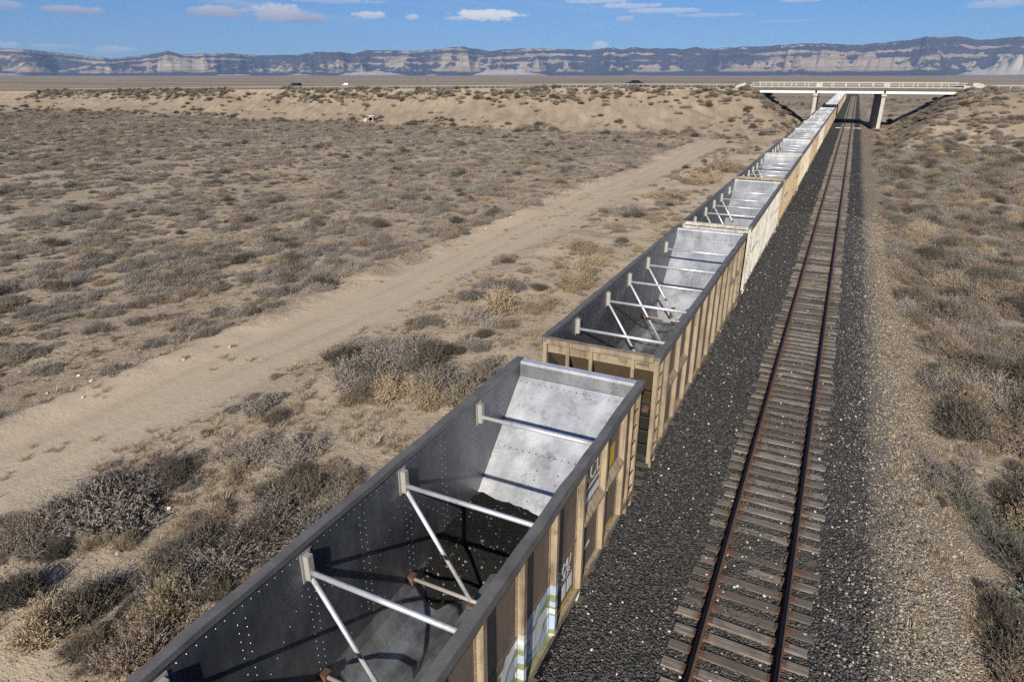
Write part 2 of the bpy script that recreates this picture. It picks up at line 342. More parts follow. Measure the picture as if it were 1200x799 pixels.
def mk_rail():
    m_, n, b = mat('rail_steel'); p = n.n('ShaderNodeNewGeometry'); z = n.xyz(p.outputs['Position'])[2]; nz = n.xyz(p.outputs['Normal'])[2]
    top = n.m('MULTIPLY', n.ss(z, 0.165, 0.172), n.ss(nz, 0.6, 0.8))
    f = n.noise(p.outputs['Position'], 8, 4, 0.6)
    c = n.mix(f, (0.060, 0.030, 0.018), (0.135, 0.066, 0.034)); c = n.mix(top, c, (0.085, 0.080, 0.078))
    n.put(b.inputs['Base Color'], c); n.put(b.inputs['Metallic'], top); n.put(b.inputs['Roughness'], n.m('SUBTRACT', 0.85, n.m('MULTIPLY', top, 0.47)))
    return m_
M_RAIL = mk_rail()

def mk_shrub(name, a, bcol, dry):
    m_, n, b = mat(name); t = n.n('ShaderNodeTexCoord').outputs['Object']
    oi = n.n('ShaderNodeObjectInfo').outputs['Random']
    c = n.mix(n.ss(n.noise(t, 7, 3, 0.6), 0.35, 0.65), a, bcol)
    c = n.mix(n.m('MULTIPLY', oi, 0.55), c, dry)
    v2 = n.m('FRACT', n.m('MULTIPLY', oi, 13.7))
    hs = n.n('ShaderNodeHueSaturation'); n.put(hs.inputs['Value'], n.m('ADD', 0.75, n.m('MULTIPLY', v2, 0.55))); n.L.new(c, hs.inputs['Color'])
    n.put(b.inputs['Base Color'], hs.outputs[0]); b.inputs['Roughness'].default_value = 0.9; b.inputs['Specular IOR Level'].default_value = 0.1
    return m_
M_SAGE = mk_shrub('grey_sagebrush_twigs', (0.150, 0.132, 0.120), (0.275, 0.244, 0.218), (0.255, 0.212, 0.168))
M_BRN = mk_shrub('brown_brush_twigs', (0.155, 0.122, 0.096), (0.265, 0.208, 0.160), (0.290, 0.225, 0.155))
M_STRAW = mk_shrub('straw_brush_twigs', (0.235, 0.190, 0.130), (0.345, 0.282, 0.195), (0.300, 0.225, 0.145))
M_GREEN = mk_shrub('grey_green_brush_twigs', (0.125, 0.132, 0.105), (0.220, 0.220, 0.180), (0.200, 0.190, 0.150))
M_DARKB = mk_shrub('dark_brush_twigs', (0.060, 0.056, 0.048), (0.135, 0.118, 0.095), (0.150, 0.120, 0.085))

# ------------------------------------------------------------------ mesh builders
class MB:
    def __init__(s): s.v = []; s.f = []; s.m = []
    def add(s, vs, fs, mi=0):
        o = len(s.v); s.v.extend([tuple(q) for q in vs]); s.f.extend([tuple(i+o for i in f) for f in fs]); s.m.extend([mi]*len(fs)); return s
    def box(s, x0, x1, y0, y1, z0, z1, mi=0):
        vs = [(x0,y0,z0),(x1,y0,z0),(x1,y1,z0),(x0,y1,z0),(x0,y0,z1),(x1,y0,z1),(x1,y1,z1),(x0,y1,z1)]
        return s.add(vs, [(3,2,1,0),(4,5,6,7),(0,1,5,4),(1,2,6,5),(2,3,7,6),(3,0,4,7)], mi)
    def tube(s, p0, p1, r, n=10, mi=0, r1=None):
        p0 = Vector(p0); p1 = Vector(p1); d = (p1-p0).normalized(); a = d.orthogonal().normalized(); b = d.cross(a); r1 = r if r1 is None else r1
        vs = []
        for k in range(n):
            t = 2*math.pi*k/n; q = a*math.cos(t)+b*math.sin(t); vs += [p0+q*r, p1+q*r1]
        fs = [(2*k, 2*((k+1) % n), 2*((k+1) % n)+1, 2*k+1) for k in range(n)]
        fs += [tuple(2*k for k in reversed(range(n))), tuple(2*k+1 for k in range(n))]
        return s.add(vs, fs, mi)
    def extr(s, prof, axis, a0, a1, mi=0, cap=True):       # closed profile [(p,q)] swept along an axis
        n = len(prof)
        def P(pq, a):
            return (a, pq[0], pq[1]) if axis == 'x' else (pq[0], a, pq[1]) if axis == 'y' else (pq[0], pq[1], a)
        vs = [P(q, a0) for q in prof] + [P(q, a1) for q in prof]
        fs = [(i, (i+1) % n, n+(i+1) % n, n+i) for i in range(n)]
        if cap: fs += [tuple(reversed(range(n))), tuple(range(n, 2*n))]
        return s.add(vs, fs, mi)
    def dome(s, c, nrm, r, mi=0, k=6):
        nrm = Vector(nrm).normalized(); a = nrm.orthogonal().normalized(); b = nrm.cross(a); c = Vector(c)
        ring = [c+(a*math.cos(2*math.pi*i/k)+b*math.sin(2*math.pi*i/k))*r for i in range(k)]
        r2 = [c+(a*math.cos(2*math.pi*i/k)+b*math.sin(2*math.pi*i/k))*r*0.55+nrm*r*0.55 for i in range(k)]
        fs = [(i, (i+1) % k, k+(i+1) % k, k+i) for i in range(k)] + [tuple(range(k, 2*k))]
        return s.add(ring+r2, fs, mi)
    def mesh(s, name, mats, smooth=False):
        me = bpy.data.meshes.new(name); me.from_pydata(s.v, [], s.f)
        for q in mats: me.materials.append(q)
        if len(mats) > 1: me.polygons.foreach_set('material_index', s.m)
        bm = bmesh.new(); bm.from_mesh(me); bmesh.ops.recalc_face_normals(bm, faces=bm.faces); bm.to_mesh(me); bm.free()
        if smooth: me.polygons.foreach_set('use_smooth', [True]*len(me.polygons))
        me.update(); return me
def link(name, me, parent=None, loc=None, rot=None, scl=None):
    o = bpy.data.objects.new(name, me); COL.objects.link(o)
    if parent is not None: o.parent = parent
    if loc is not None: o.location = loc
    if rot is not None: o.rotation_euler = rot
    if scl is not None: o.scale = scl
    return o
def part(name, mb, mats, parent, bevel=0, smooth=False, **kw):
    if not isinstance(mats, (list, tuple)): mats = [mats]
    o = link(name, mb.mesh(name, mats, smooth), parent, **kw)
    if bevel:
        md = o.modifiers.new('bevel', 'BEVEL'); md.width = bevel; md.segments = 2; md.limit_method = 'ANGLE'
    return o
def empty(name, loc, label, cat, group=None, rz=0):
    o = bpy.data.objects.new(name, None); COL.objects.link(o); o.location = loc; o.rotation_euler = (0, 0, rz); o.empty_display_size = 0.2
    return tag(o, label, cat, group)
def tag(o, label=None, cat=None, group=None, kind=None):
    if label: o['label'] = label
    if cat: o['category'] = cat
    if group: o['group'] = group
    if kind: o['kind'] = kind
    return o
def np_mesh(name, V, Fq, mats, smooth=True):
    me = bpy.data.meshes.new(name); V = np.asarray(V, np.float32); Fq = np.asarray(Fq, np.int32); k = Fq.shape[1]
    me.vertices.add(len(V)); me.vertices.foreach_set('co', V.ravel())
    me.loops.add(Fq.size); me.loops.foreach_set('vertex_index', Fq.ravel())
    me.polygons.add(len(Fq)); me.polygons.foreach_set('loop_start', np.arange(0, Fq.size, k, dtype=np.int32))
    if smooth: me.polygons.foreach_set('use_smooth', np.ones(len(Fq), bool))
    for q in mats: me.materials.append(q)
    me.update(calc_edges=True); me.validate(); return me
def text_mesh(body, size, mat_, name='lettering', shear=0.0, space=1.0):
    cu_ = bpy.data.curves.new(name, 'FONT'); cu_.body = body; cu_.size = size; cu_.shear = shear; cu_.space_character = space; cu_.extrude = 0.0015
    o = bpy.data.objects.new(name, cu_); COL.objects.link(o); dg = bpy.context.evaluated_depsgraph_get()
    me = bpy.data.meshes.new_from_object(o.evaluated_get(dg)); bpy.data.objects.remove(o); me.name = name
    me.materials.clear(); me.materials.append(mat_); return me

# ------------------------------------------------------------------ terrain
ZTX = [-700, -420, -291, -174, -137, -90, -53, -20, 40, 120, 400]
ZTZ = [2.6, 3.6, 4.9, 6.5, 6.9, 7.45, 8.0, 8.05, 8.1, 7.6, 5.5]
def ztop(x): return np.interp(x, ZTX, ZTZ)
def height(x, y, detail=True):
    x = np.asarray(x, float); y = np.asarray(y, float)
    n1 = fbm(x*0.045, y*0.045, 3, 1)-0.5; n2 = fbm(x*0.32, y*0.32, 4, 5)-0.5; n3 = fbm(x*1.7, y*1.7, 2, 9)-0.5
    base = -0.85 + n1*0.9 + n2*0.30 + n3*0.07
    base = base - 0.55*sstep(-x, 26, 70) + 0.9*sstep(y, 230, 700)
    # graded dirt track and its two low windrows
    wx = x + (fbm(x*0.1, y*0.06, 2, 21)-0.5)*2.0
    rd = sstep(wx, -24.6, -23.4)*(1-sstep(wx, -20.2, -19.0))*(1-sstep(y, 120, 150))
    base = base*(1-rd*0.85) + rd*0.85*(-0.95 + n1*0.35)
    base = base + 0.16*np.exp(-((wx+25.3)/0.75)**2)*(0.4+1.2*vnoise(y*0.25, x*0, 3))*(1-sstep(y, 120, 150))
    base = base + 0.22*np.exp(-((wx+17.6)/1.2)**2)*(0.2+1.5*vnoise(y*0.22, x*0+5, 4))*(1-sstep(y, 120, 150))
    # road fill: bank with gullies, cut away for the railway
    gl = 1-np.abs(fbm(x*0.11+y*0.05+3.0*fbm(x*0.03, y*0.03, 2, 33), y*0.035, 4, 31, .6)-0.5)*4
    toe = np.where(x < 0, 146 + (fbm(x*0.03, 0*x, 2, 41)-0.5)*9, 118.0)
    toe = np.where((x > -40) & (x < 0), toe - 6*sstep(x, -40, -18), toe)
    run = 171.5 - toe
    t = np.clip((y-toe)/run, 0, 1.4)
    prof = np.where(x < 0, t*1.02, sstep(t, -0.1, 1.0)*1.0)
    fr = -1.2 + prof*(ztop(x)+1.2) - np.clip(gl, 0, 1)*1.5*np.clip(t*(1.0-t)*3.0, 0, 1)*(x < 20)
    bk = ztop(x) - (y-185.2)*0.75
    sl_ = -0.9 + (-9.4-x)*0.70; sr = -0.9 + (x-7.6)*0.66
    side = np.where(x < -0.8, sl_, sr) + n2*0.9
    bank = np.minimum(np.minimum(fr, bk), np.minimum(ztop(x)-0.06, side))
    base = np.where(bank > base, bank + n3*0.12, base)
    flat = (y > 172.5) & (y < 185.5) & (bank >= ztop(x)-0.07); base = np.where(flat, ztop(x)-0.06, base)
    # right of the line the ground climbs slowly to the fill
    # railway formation
    xe = x + n2*0.5
    bed = np.minimum(-0.055, np.minimum(-0.055 - (x-2.35)*0.34, -0.055 - (-8.1-x)*0.55))
    bed = bed + n3*0.05 + 0.018*(fbm(x*0.9, y*0.7, 2, 23)-0.35)
    k = sstep(xe, -10.4, -8.6)*(1-sstep(xe, 3.6, 5.6))
    z = base*(1-k) + np.minimum(np.maximum(bed, -0.95), 0.5)*k
    return z
def axis(segs):
    out = []
    for a, b, st in segs: out += list(np.arange(a, b, st))
    return out
def grow(start, end, st, f):
    out = []; p = start
    while p < end: out.append(p); p += st; st *= f
    return out + [end]
xs = sorted(set(np.round([-q for q in grow(240, 16000, 4, 1.25)] + axis([(-240, -60, 1.5), (-60, -30, 0.8), (-30, -8.8, 0.34), (-8.8, 2.2, 0.5), (2.2, 9, 0.28), (9, 30, 0.6), (30, 70, 1.5)]) + grow(70, 16000, 3, 1.3), 3)))
ys = sorted(set(np.round([-q for q in grow(12, 900, 3, 1.6)] + axis([(-12, 3, 1.0), (3, 45, 0.34), (45, 90, 0.7), (90, 135, 1.2), (135, 190, 0.8), (190, 260, 2.0)]) + grow(260, 16000, 4, 1.12), 3)))
XS, YS = np.meshgrid(np.array(xs), np.array(ys)); ZS = height(XS, YS)
nx, ny = len(xs), len(ys); ii = np.arange(nx*ny).reshape(ny, nx)
Fq = np.stack([ii[:-1, :-1], ii[:-1, 1:], ii[1:, 1:], ii[1:, :-1]], -1).reshape(-1, 4)
g = link('ground', np_mesh('ground', np.stack([XS, YS, ZS], -1).reshape(-1, 3), Fq, [M_GROUND])); tag(g, kind='structure')

# highway on top of the fill, either side of the bridge
def road_strip(x0, x1, nm):
    q = np.arange(x0, x1+0.01, (x1-x0)/max(2, int((x1-x0)/6))); mb = MB()
    for k in range(len(q)-1):
        z0, z1 = float(ztop(q[k])), float(ztop(q[k+1]))
        mb.add([(q[k], 174.2, z0), (q[k+1], 174.2, z1), (q[k+1], 183.8, z1), (q[k], 183.8, z0)], [(0, 1, 2, 3)])
    tag(part(nm, mb, M_ASPH, None), kind='structure')
road_strip(-420, -22.2, 'highway'); road_strip(20.8, 120, 'highway')

# far escarpment: cliffs, benches and spurs
SKY = [(-300,60),(-120,58),(0,58),(50,60),(100,66),(130,70),(150,67),(190,62),(196,61),(212,65),(240,64),(300,64),(350,65),(370,61.5),(385,63),(400,62),(415,63),(430,58),(455,59),(475,61),(500,59),(530,56.5),(560,58),(575,61),(600,58.5),(650,56.5),(690,58.5),(712,56),(730,58),(745,55),(780,56),(800,57),(817,54),(830,57),(860,56),(900,55),(960,53),(990,52.5),(1010,53),(1045,48),(1090,44),(1120,43),(1150,45),(1180,43),(1200,42),(1400,41),(1700,44)]
sk = np.array([[dir_of(a, b)[0], dir_of(a, b)[1]] for a, b in SKY])
def mountains():
    az = np.arange(math.radians(-84), math.radians(34), math.radians(0.06)); R0 = 13500.0
    tt = np.concatenate([np.linspace(-0.75, -0.1, 14), np.linspace(-0.08, 1.0, 70), np.linspace(1.06, 1.6, 6)])
    A, T = np.meshgrid(az, tt); s = A*R0/1000.0
    top = np.interp(A, sk[:, 0], sk[:, 1])*(1+.10*(fbm(s*3, A*0, 5, 77, .65)-.5)); r = R0 + T*2600.0
    bulge = 1-np.abs(fbm(s*0.50+0.7, T*0.12, 2, 51)-0.5)*4.0                    # headlands between side canyons
    spur = 1-np.abs(fbm(s*1.5+T*0.25, T*0.35, 2, 61)-0.5)*3.6
    rib = 1-np.abs(fbm(s*5.5-T*0.4, T*0.8, 3, 71)-0.5)*3.0
    env = np.clip(1.0-np.abs(T-0.35)*0.6, 0.2, 1)
    w = T + (0.60*(bulge-0.45) + 0.30*(spur-0.4) + 0.10*(rib-0.4) + 0.10*(fbm(s*3.1, T*3.0, 4, 73, .6)-.5))*env
    P = np.interp(w, [-0.45, -0.2, 0.0, 0.20, 0.34, 0.40, 0.52, 0.57, 0.66, 0.72, 0.84, 0.88, 1.0, 1.25], [0, 0.01, 0.05, 0.18, 0.33, 0.47, 0.55, 0.68, 0.74, 0.84, 0.89, 0.97, 1.0, 1.0])
    H = top*R0*1.19 + 4
    Z = -6 + P*(H+6) + (fbm(s*8, T*10, 3, 81)-0.5)*22*np.clip(P*3, 0, 1)
    nn_ = fbm(s*7, P*9, 4, 85, .62)-.5
    fan = sstep(spur*0.55+bulge*0.45+rib*0.30+nn_*1.1 - P*1.0, 0.05, 0.55)*sstep(P, 0.09, 0.2)*(1-sstep(P, 0.55, 0.68))
    cliff = sstep(np.sin(P*26.0+fbm(s*0.6, T*0, 2, 83)*4.0)*0.42+0.5+rib*0.30+bulge*0.40+nn_*1.0, 0.75, 1.25)*sstep(P, 0.34, 0.48)*(1-sstep(P, 0.93, 1.0))
    patch = fbm(s*0.9+11, P*2.0, 4, 87, .6)
    bare = np.clip(np.maximum(fan*(.55+.6*sstep(rib+nn_, -.1, .6)), cliff*.75)*(0.5+1.1*sstep(patch, .36, .58)), 0, 1)
    fh = np.clip(fbm(s*0.8+3, T*0+1, 3, 91)-0.42, 0, 1)*620*np.exp(-((T+0.36)/0.16)**2)*(0.55+0.9*np.abs(fbm(s*6, T*6, 3, 95)-0.5))
    px = np.interp(A, [dir_of(q, 80)[0] for q in (-100, 250, 330, 620, 660, 1080, 1130, 1300)], [.3, .3, 1, 1, .15, .15, 1.5, 1.5])
    fh = fh*px - 4; low = sstep(fh-Z, -2, 6)*sstep(fh, 2, 14); Z = np.maximum(Z, fh)
    V = np.stack([r*np.sin(A), r*np.cos(A), Z], -1).reshape(-1, 3)
    n0, n1 = len(tt), len(az); ii = np.arange(n0*n1).reshape(n0, n1)
    Fm = np.stack([ii[:-1, :-1], ii[:-1, 1:], ii[1:, 1:], ii[1:, :-1]], -1).reshape(-1, 4)
    m_, n, b = mat('escarpment_rock'); geo = n.n('ShaderNodeNewGeometry'); p = geo.outputs['Position']; zz = n.xyz(p)[2]
    at = n.n('ShaderNodeAttribute', attribute_name='strata'); sa = n.xyz(at.outputs['Vector'])
    wob = n.m('MULTIPLY', n.m('SUBTRACT', n.noise(p, 0.0012, 4, 0.6), 0.5), 60.0)
    band = n.noise(n.com(0.0, 0.0, n.m('ADD', zz, wob)), 0.02, 3, 0.7)
    rock = n.mix(n.ss(band, 0.36, 0.62), (0.22, 0.172, 0.115), (0.44, 0.375, 0.245))
    rock = n.mix(n.m('MULTIPLY', n.ss(n.noise(p, 0.0007, 2, 0.5), 0.48, 0.62), 0.4), rock, (0.36, 0.23, 0.17))
    veg = n.mix(n.noise(p, 0.008, 4, 0.6), (0.022, 0.024, 0.025), (0.075, 0.068, 0.062))
    fr = n.ss(n.m('ADD', sa[0], n.m('MULTIPLY', n.m('SUBTRACT', n.noise(p, 0.005, 6, 0.72), 0.5), 2.6)), 0.40, 0.80)
    c = n.mix(n.m('MULTIPLY', fr, 0.88), veg, rock)
    c = n.mix(sa[1], c, n.mix(n.noise(p, 0.006, 4, 0.6), (0.33, 0.295, 0.245), (0.47, 0.42, 0.35)))
    snow = n.m('MULTIPLY', n.ss(zz, 640.0, 720.0), n.ss(n.noise(p, 0.004, 5, 0.6), 0.50, 0.60))
    c = n.mix(snow, c, (0.78, 0.79, 0.80))
    c = n.mix(n.ss(zz, 8.0, 0.0), c, (0.20, 0.165, 0.125))
    n.put(b.inputs['Base Color'], c); b.inputs['Roughness'].default_value = 1.0; b.inputs['Specular IOR Level'].default_value = 0.0
    me = np_mesh('hills', V, Fm, [m_], smooth=True)
    at_ = me.attributes.new('strata', 'FLOAT_VECTOR', 'POINT'); at_.data.foreach_set('vector', np.stack([bare, low, 0*low], -1).astype(np.float32).ravel())
    tag(link('hills', me), kind='structure')
mountains()

# ------------------------------------------------------------------ the open track
def rail_profile():
    h = [(0.070, 0.0), (0.070, 0.012), (0.018, 0.028), (0.010, 0.045), (0.010, 0.125), (0.036, 0.138), (0.036, 0.168), (0.028, 0.180)]
    return h + [(-a, b) for a, b in reversed(h)]
def make_track(cx, label, ntie, y0, first):
    t = empty('railway_track', (cx, 0, 0), label, 'railway track')
    for s in (-1, 1):
        mb = MB(); segs = grow(-6, 520, 30, 1.2)
        for a, b in zip(segs[:-1], segs[1:]):
            mb.extr([(s*0.753+p, q) for p, q in rail_profile()], 'y', a, b, cap=False)
        part('rail', mb, M_RAIL, t)
    variants = []
    for k in range(7):
        mb = MB(); L = 1.30+random.uniform(-0.03, 0.05); w = random.uniform(0.112, 0.132)
        q = [(-L, -w), (-L*0.4, -w+random.uniform(-.006, .006)), (L*0.4, -w+random.uniform(-.006, .006)), (L, -w), (L+random.uniform(-.02, .02), 0), (L, w), (L*0.3, w+random.uniform(-.006, .006)), (-L*0.4, w), (-L, w), (-L+random.uniform(-.02, .02), 0)]
        n = len(q); vs = [(a, b, -0.17) for a, b in q] + [(a, b, -0.008) for a, b in q] + [(a*0.995, b*0.93, 0.0) for a, b in q]
        fs = [(i, (i+1) % n, n+(i+1) % n, n+i) for i in range(n)] + [(n+i, n+(i+1) % n, 2*n+(i+1) % n, 2*n+i) for i in range(n)] + [tuple(range(2*n, 3*n))]
        mb.add(vs, fs); variants.append(mb.mesh('tie', [M_TIE]))
    y = y0; plates = MB(); rest = MB(); i = 0
    while y < 430:
        dxx = random.gauss(0, 0.045); rz = random.gauss(0, 0.019); sink = -0.006 - abs(random.gauss(0, 0.022))
        if i < ntie:
            link('tie', variants[random.randrange(7)], t, (dxx, y, sink), (random.gauss(0, .006), 0, rz))
        else:
            rest.box(-1.3+dxx, 1.3+dxx, y-.11, y+.11, -.17, sink)
        if first and y < 170:
            for s in (-1, 1):
                plates.box(s*0.753-0.15, s*0.753+0.15, y-0.088, y+0.088, -0.02, 0.002)
                for e in (-1, 1):
                    for q in (-1, 1):
                        plates.box(s*.753+e*.088-.012, s*.753+e*.088+.012, y+q*.045-.012, y+q*.045+.012, 0.0, 0.03+random.uniform(0, .01))
        y += max(.40, random.gauss(0.497, 0.032)); i += 1
    o = part('more_ties', rest, M_TIE, t); tag(o, kind='stuff')
    if first: o = part('tie_plates_and_spikes', plates, M_RUST, t); tag(o, kind='stuff')
    if first:
        for yy, s in ((17.1, -1), (29.0, 1), (41.0, -1)):           # bolted rail joints
            mb = MB()
            for e in (-1, 1):
                mb.box(s*.753+e*.024-.012, s*.753+e*.024+.012, yy-.45, yy+.45, .03, .125)
                for q in range(4): mb.box(s*.753+e*.04-.02, s*.753+e*.04+.02, yy-.33+q*.22-.02, yy-.33+q*.22+.02, .06, .10)
            part('joint_bar', mb, M_RUST, t)
make_track(0.0, 'open railway track with weathered timber ties right of the coal train', 300, 3.2, True)
make_track(-4.67, 'railway track underneath the coal train, mostly hidden by the cars', 0, -4.0, False)

# ------------------------------------------------------------------ coal cars
TX = -4.67; HL = 7.7                              # train centre line, half body length
RIBS = [(k-5)*1.31 for k in range(11)]
FRAMES = [-5.45, -2.55, -0.05, 2.5, 5.45]
CACHE = {}
def cm(key, fn):                                  # meshes shared between like cars
    if key not in CACHE: CACHE[key] = fn()
    return CACHE[key]
def half_tub(): return [(1.488, 1.33), (1.46, 1.02), (1.28, 0.74), (0.98, 0.60), (0.62, 0.62), (0.36, 0.80), (0.24, 1.02), (0.16, 1.18), (0.0, 1.23)]
def mesh_side(s, paint):
    mb = MB(); x0, x1 = s*1.49, s*1.512
    ys_ = [-7.62] + RIBS + [7.62]; zs_ = [1.20, 2.35, 2.42, 3.99]
    for a, b in zip(ys_[:-1], ys_[1:]):
        for c, d in zip(zs_[:-1], zs_[1:]):
            xo = x1 + (s*0.012 if c == 2.35 else 0)
            mb.add([(xo, a, c), (xo, b, c), (xo, b, d), (xo, a, d)], [(0, 1, 2, 3)], 0)
            if c == 2.35:
                for zz in (c, d): mb.add([(x1, a, zz), (x1, b, zz), (xo, b, zz), (xo, a, zz)], [(0, 1, 2, 3)], 0)
        mb.add([(x0, a, 1.20), (x0, b, 1.20), (x0, b, 3.99), (x0, a, 3.99)], [(0, 1, 2, 3)], 1)
    for a in (-7.62, 7.62): mb.add([(x0, a, 1.2), (x1, a, 1.2), (x1, a, 3.99), (x0, a, 3.99)], [(0, 1, 2, 3)], 0)
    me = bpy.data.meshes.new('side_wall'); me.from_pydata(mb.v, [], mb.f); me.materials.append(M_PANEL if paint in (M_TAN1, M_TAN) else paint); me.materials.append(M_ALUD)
    me.polygons.foreach_set('material_index', mb.m); me.update(); return me
def mesh_rib(paint, w=0.062):
    mb = MB(); mb.extr([(1.514, -w-.055), (1.524, -w-.055), (1.524, -w), (1.632, -w+.012), (1.632, w-.012), (1.524, w), (1.524, w+.055), (1.514, w+.055)], 'z', 1.19, 3.975)
    for k in range(13): mb.dome((1.524, -w-.03, 1.35+k*.205), (1, 0, 0), .016)
    return mb.mesh('rib', [paint])
def mesh_slope(e):
    # end slope sheet, seen from inside; slightly dished
    cols, rows = 9, 9; V = []; Fc = []
    for i in range(rows):
        t = i/(rows-1); yy = 7.60 - t*3.42; zz = 3.66 - t*3.10
        for j in range(cols):
            xx = -1.487+2.974*j/(cols-1); d = 0.06*math.sin(math.pi*j/(cols-1))*math.sin(math.pi*min(1, t*1.5))
            V.append((xx, e*(yy+d*.6), zz-d))
    for i in range(rows-1):
        for j in range(cols-1): a = i*cols+j; Fc.append((a, a+1, a+cols+1, a+cols))
    mb = MB(); mb.add(V, Fc); mb.add([(a, b, c-.03) for a, b, c in V], [tuple(reversed(f)) for f in Fc], 1)
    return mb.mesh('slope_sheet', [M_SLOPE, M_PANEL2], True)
def mesh_tub():
    h = half_tub(); prof = [(-a, b) for a, b in h[:-1]] + list(reversed(h)); out = [(a, b-.03) for a, b in reversed(prof)]
    mb = MB(); mb.extr(prof+out, 'y', -4.75, 4.75); me = mb.mesh('tub_floor', [M_TUB]); 
    return me
def rivets_inner(s):
    mb = MB(); x = s*1.49; nrm = (-s, 0, 0)
    for r in RIBS:
        for o in (-.07, .07):
            for k in range(15):
                z = 1.5+k*.155
                if abs(r) > 4.6 and z < 3.66-(7.6-abs(r))*.906+.1: continue
                mb.dome((x, r+o, z), nrm, .013)
    for k in range(100): mb.dome((x, -7.4+k*.15, 3.90), nrm, .011)
    for f in FRAMES[1:4]:
        for sg in (-1, 1):
            for k in range(1, 12): mb.dome((x, f+sg*k*.16, 3.35-k*.165), nrm, .011)
    return mb
def rivets_slope(e):
    mb = MB()
    def P(x, t): return (x, e*(7.60-t*3.42-.015), 3.66-t*3.10+.012)
    nrm = (0, -e*.67, .74)
    for k in range(18):
        mb.dome(P(-1.40+k*.165, .03), nrm, .017); mb.dome(P(-1.40+k*.165, .40), nrm, .017)
    for x in (-.95, .95):
        for z in (3.75, 3.85, 3.95): mb.dome((x, e*7.60, z), (0, -e, 0), .015)
    for x in (-.25, .28):
        for t in (.48, .53, .58, .64): mb.dome(P(x, t), nrm, .017)
    return mb
def rivets_outer():
    mb = MB()
    for k in range(95): mb.dome((1.53, -7.5+k*.158, 2.385), (1, 0, 0), .011); mb.dome((1.60, -7.5+k*.158, 1.12), (1, 0, 0), .012)
    for r in (RIBS[0], RIBS[-2]):
        for k in range(8):
            for j in range(2): mb.dome((1.515, r+.35+k*.07+j*.2, 1.4+k*.14), (1, 0, 0), .012)
    return mb
def mesh_ladder(y, paint):
    mb = MB()
    for o in (-.20, .20): mb.box(1.53, 1.60, y+o-.025, y+o+.025, .75, 3.9)
    return mb.mesh('ladder', [paint])
def mesh_rung(y):
    mb = MB(); mb.tube((1.585, y-.2, 0), (1.585, y+.2, 0), .014, 6); return mb.mesh('rung', [M_DARK])
def end_parts(T, e, paint, full):
    # outer end sheet with stiffeners
    o = link('end_wall', cm(('ew', e, paint.name), lambda: end_mesh(e, paint)), T)
    def er_():
        q = MB()
        for k in range(19): q.dome((-1.4+k*.155, e*7.661, 3.67), (0, e, 0), .012)
        return q.mesh('end_rivets', [M_BRKT])
    if full: tag(link('end_rivets', cm(('erv', e), er_), o), kind='stuff')
    for i, x in enumerate((-.88, -.22, .93)):
        def f(x=x):
            q = MB(); a, b = sorted((e*7.662, e*7.74)); q.box(x-.045, x+.045, a, b, 1.10, 3.97)
            for k in range(9): q.dome((x, e*7.74, 2.2+k*.2), (0, e, 0), .014)
            return q.mesh('end_rib', [paint])
        link('end_rib', cm(('er', e, i, paint.name), f), o)
    return o
def end_mesh(e, paint):
    mb = MB(); x0 = 1.487; yi, yo = e*7.62, e*7.66
    mb.add([(-x0, yo, 3.64), (x0, yo, 3.64), (x0, yo, 3.985), (-x0, yo, 3.985)], [(0, 1, 2, 3)], 0)
    mb.add([(-x0, yi, 3.62), (x0, yi, 3.62), (x0, yi, 3.985), (-x0, yi, 3.985)], [(0, 1, 2, 3)], 1)
    mb.add([(-x0, yi, 3.62), (x0, yi, 3.62), (x0, yo, 3.64), (-x0, yo, 3.64)], [(0, 1, 2, 3)], 0)
    me = bpy.data.meshes.new('end_wall'); me.from_pydata(mb.v, [], mb.f); me.materials.append(paint); me.materials.append(M_ALU)
    me.polygons.foreach_set('material_index', mb.m); me.update(); return me
def mesh_wheel():
    mb = MB()
    prof = [(0, .07), (.12, .07), (.14, .02), (.38, .02), (.40, .06), (.46, .06), (.46, -.06), (.50, -.07), (.50, -.10), (.38, -.10), (.36, -.04), (.14, -.04), (.12, -.09), (0, -.09)]
    n = 20; vs = []
    for k in range(n):
        t = 2*math.pi*k/n
        for r, x in prof: vs.append((x, r*math.cos(t), r*math.sin(t)))
    m = len(prof); fs = []
    for k in range(n):
        for j in range(m-1): a = k*m+j; b = ((k+1) % n)*m+j; fs.append((a, b, b+1, a+1))
    mb.add(vs, fs); return mb.mesh('wheel', [M_RUST], True)
def mesh_truck():
    mb = MB()
    for s in (-1, 1):
        mb.extr([(-1.15, .62), (-1.15, .78), (-.45, .98), (.45, .98), (1.15, .78), (1.15, .62), (.85, .60), (.4, .34), (-.4, .34), (-.85, .60)], 'x', s*1.0-.06, s*1.0+.06)
    mb.box(-.95, .95, -.22, .22, .55, .80)
    for q in (-.89, .89): mb.tube((-.85, q, .68), (.85, q, .68), .075, 8)
    return mb.mesh('truck', [M_DARK])
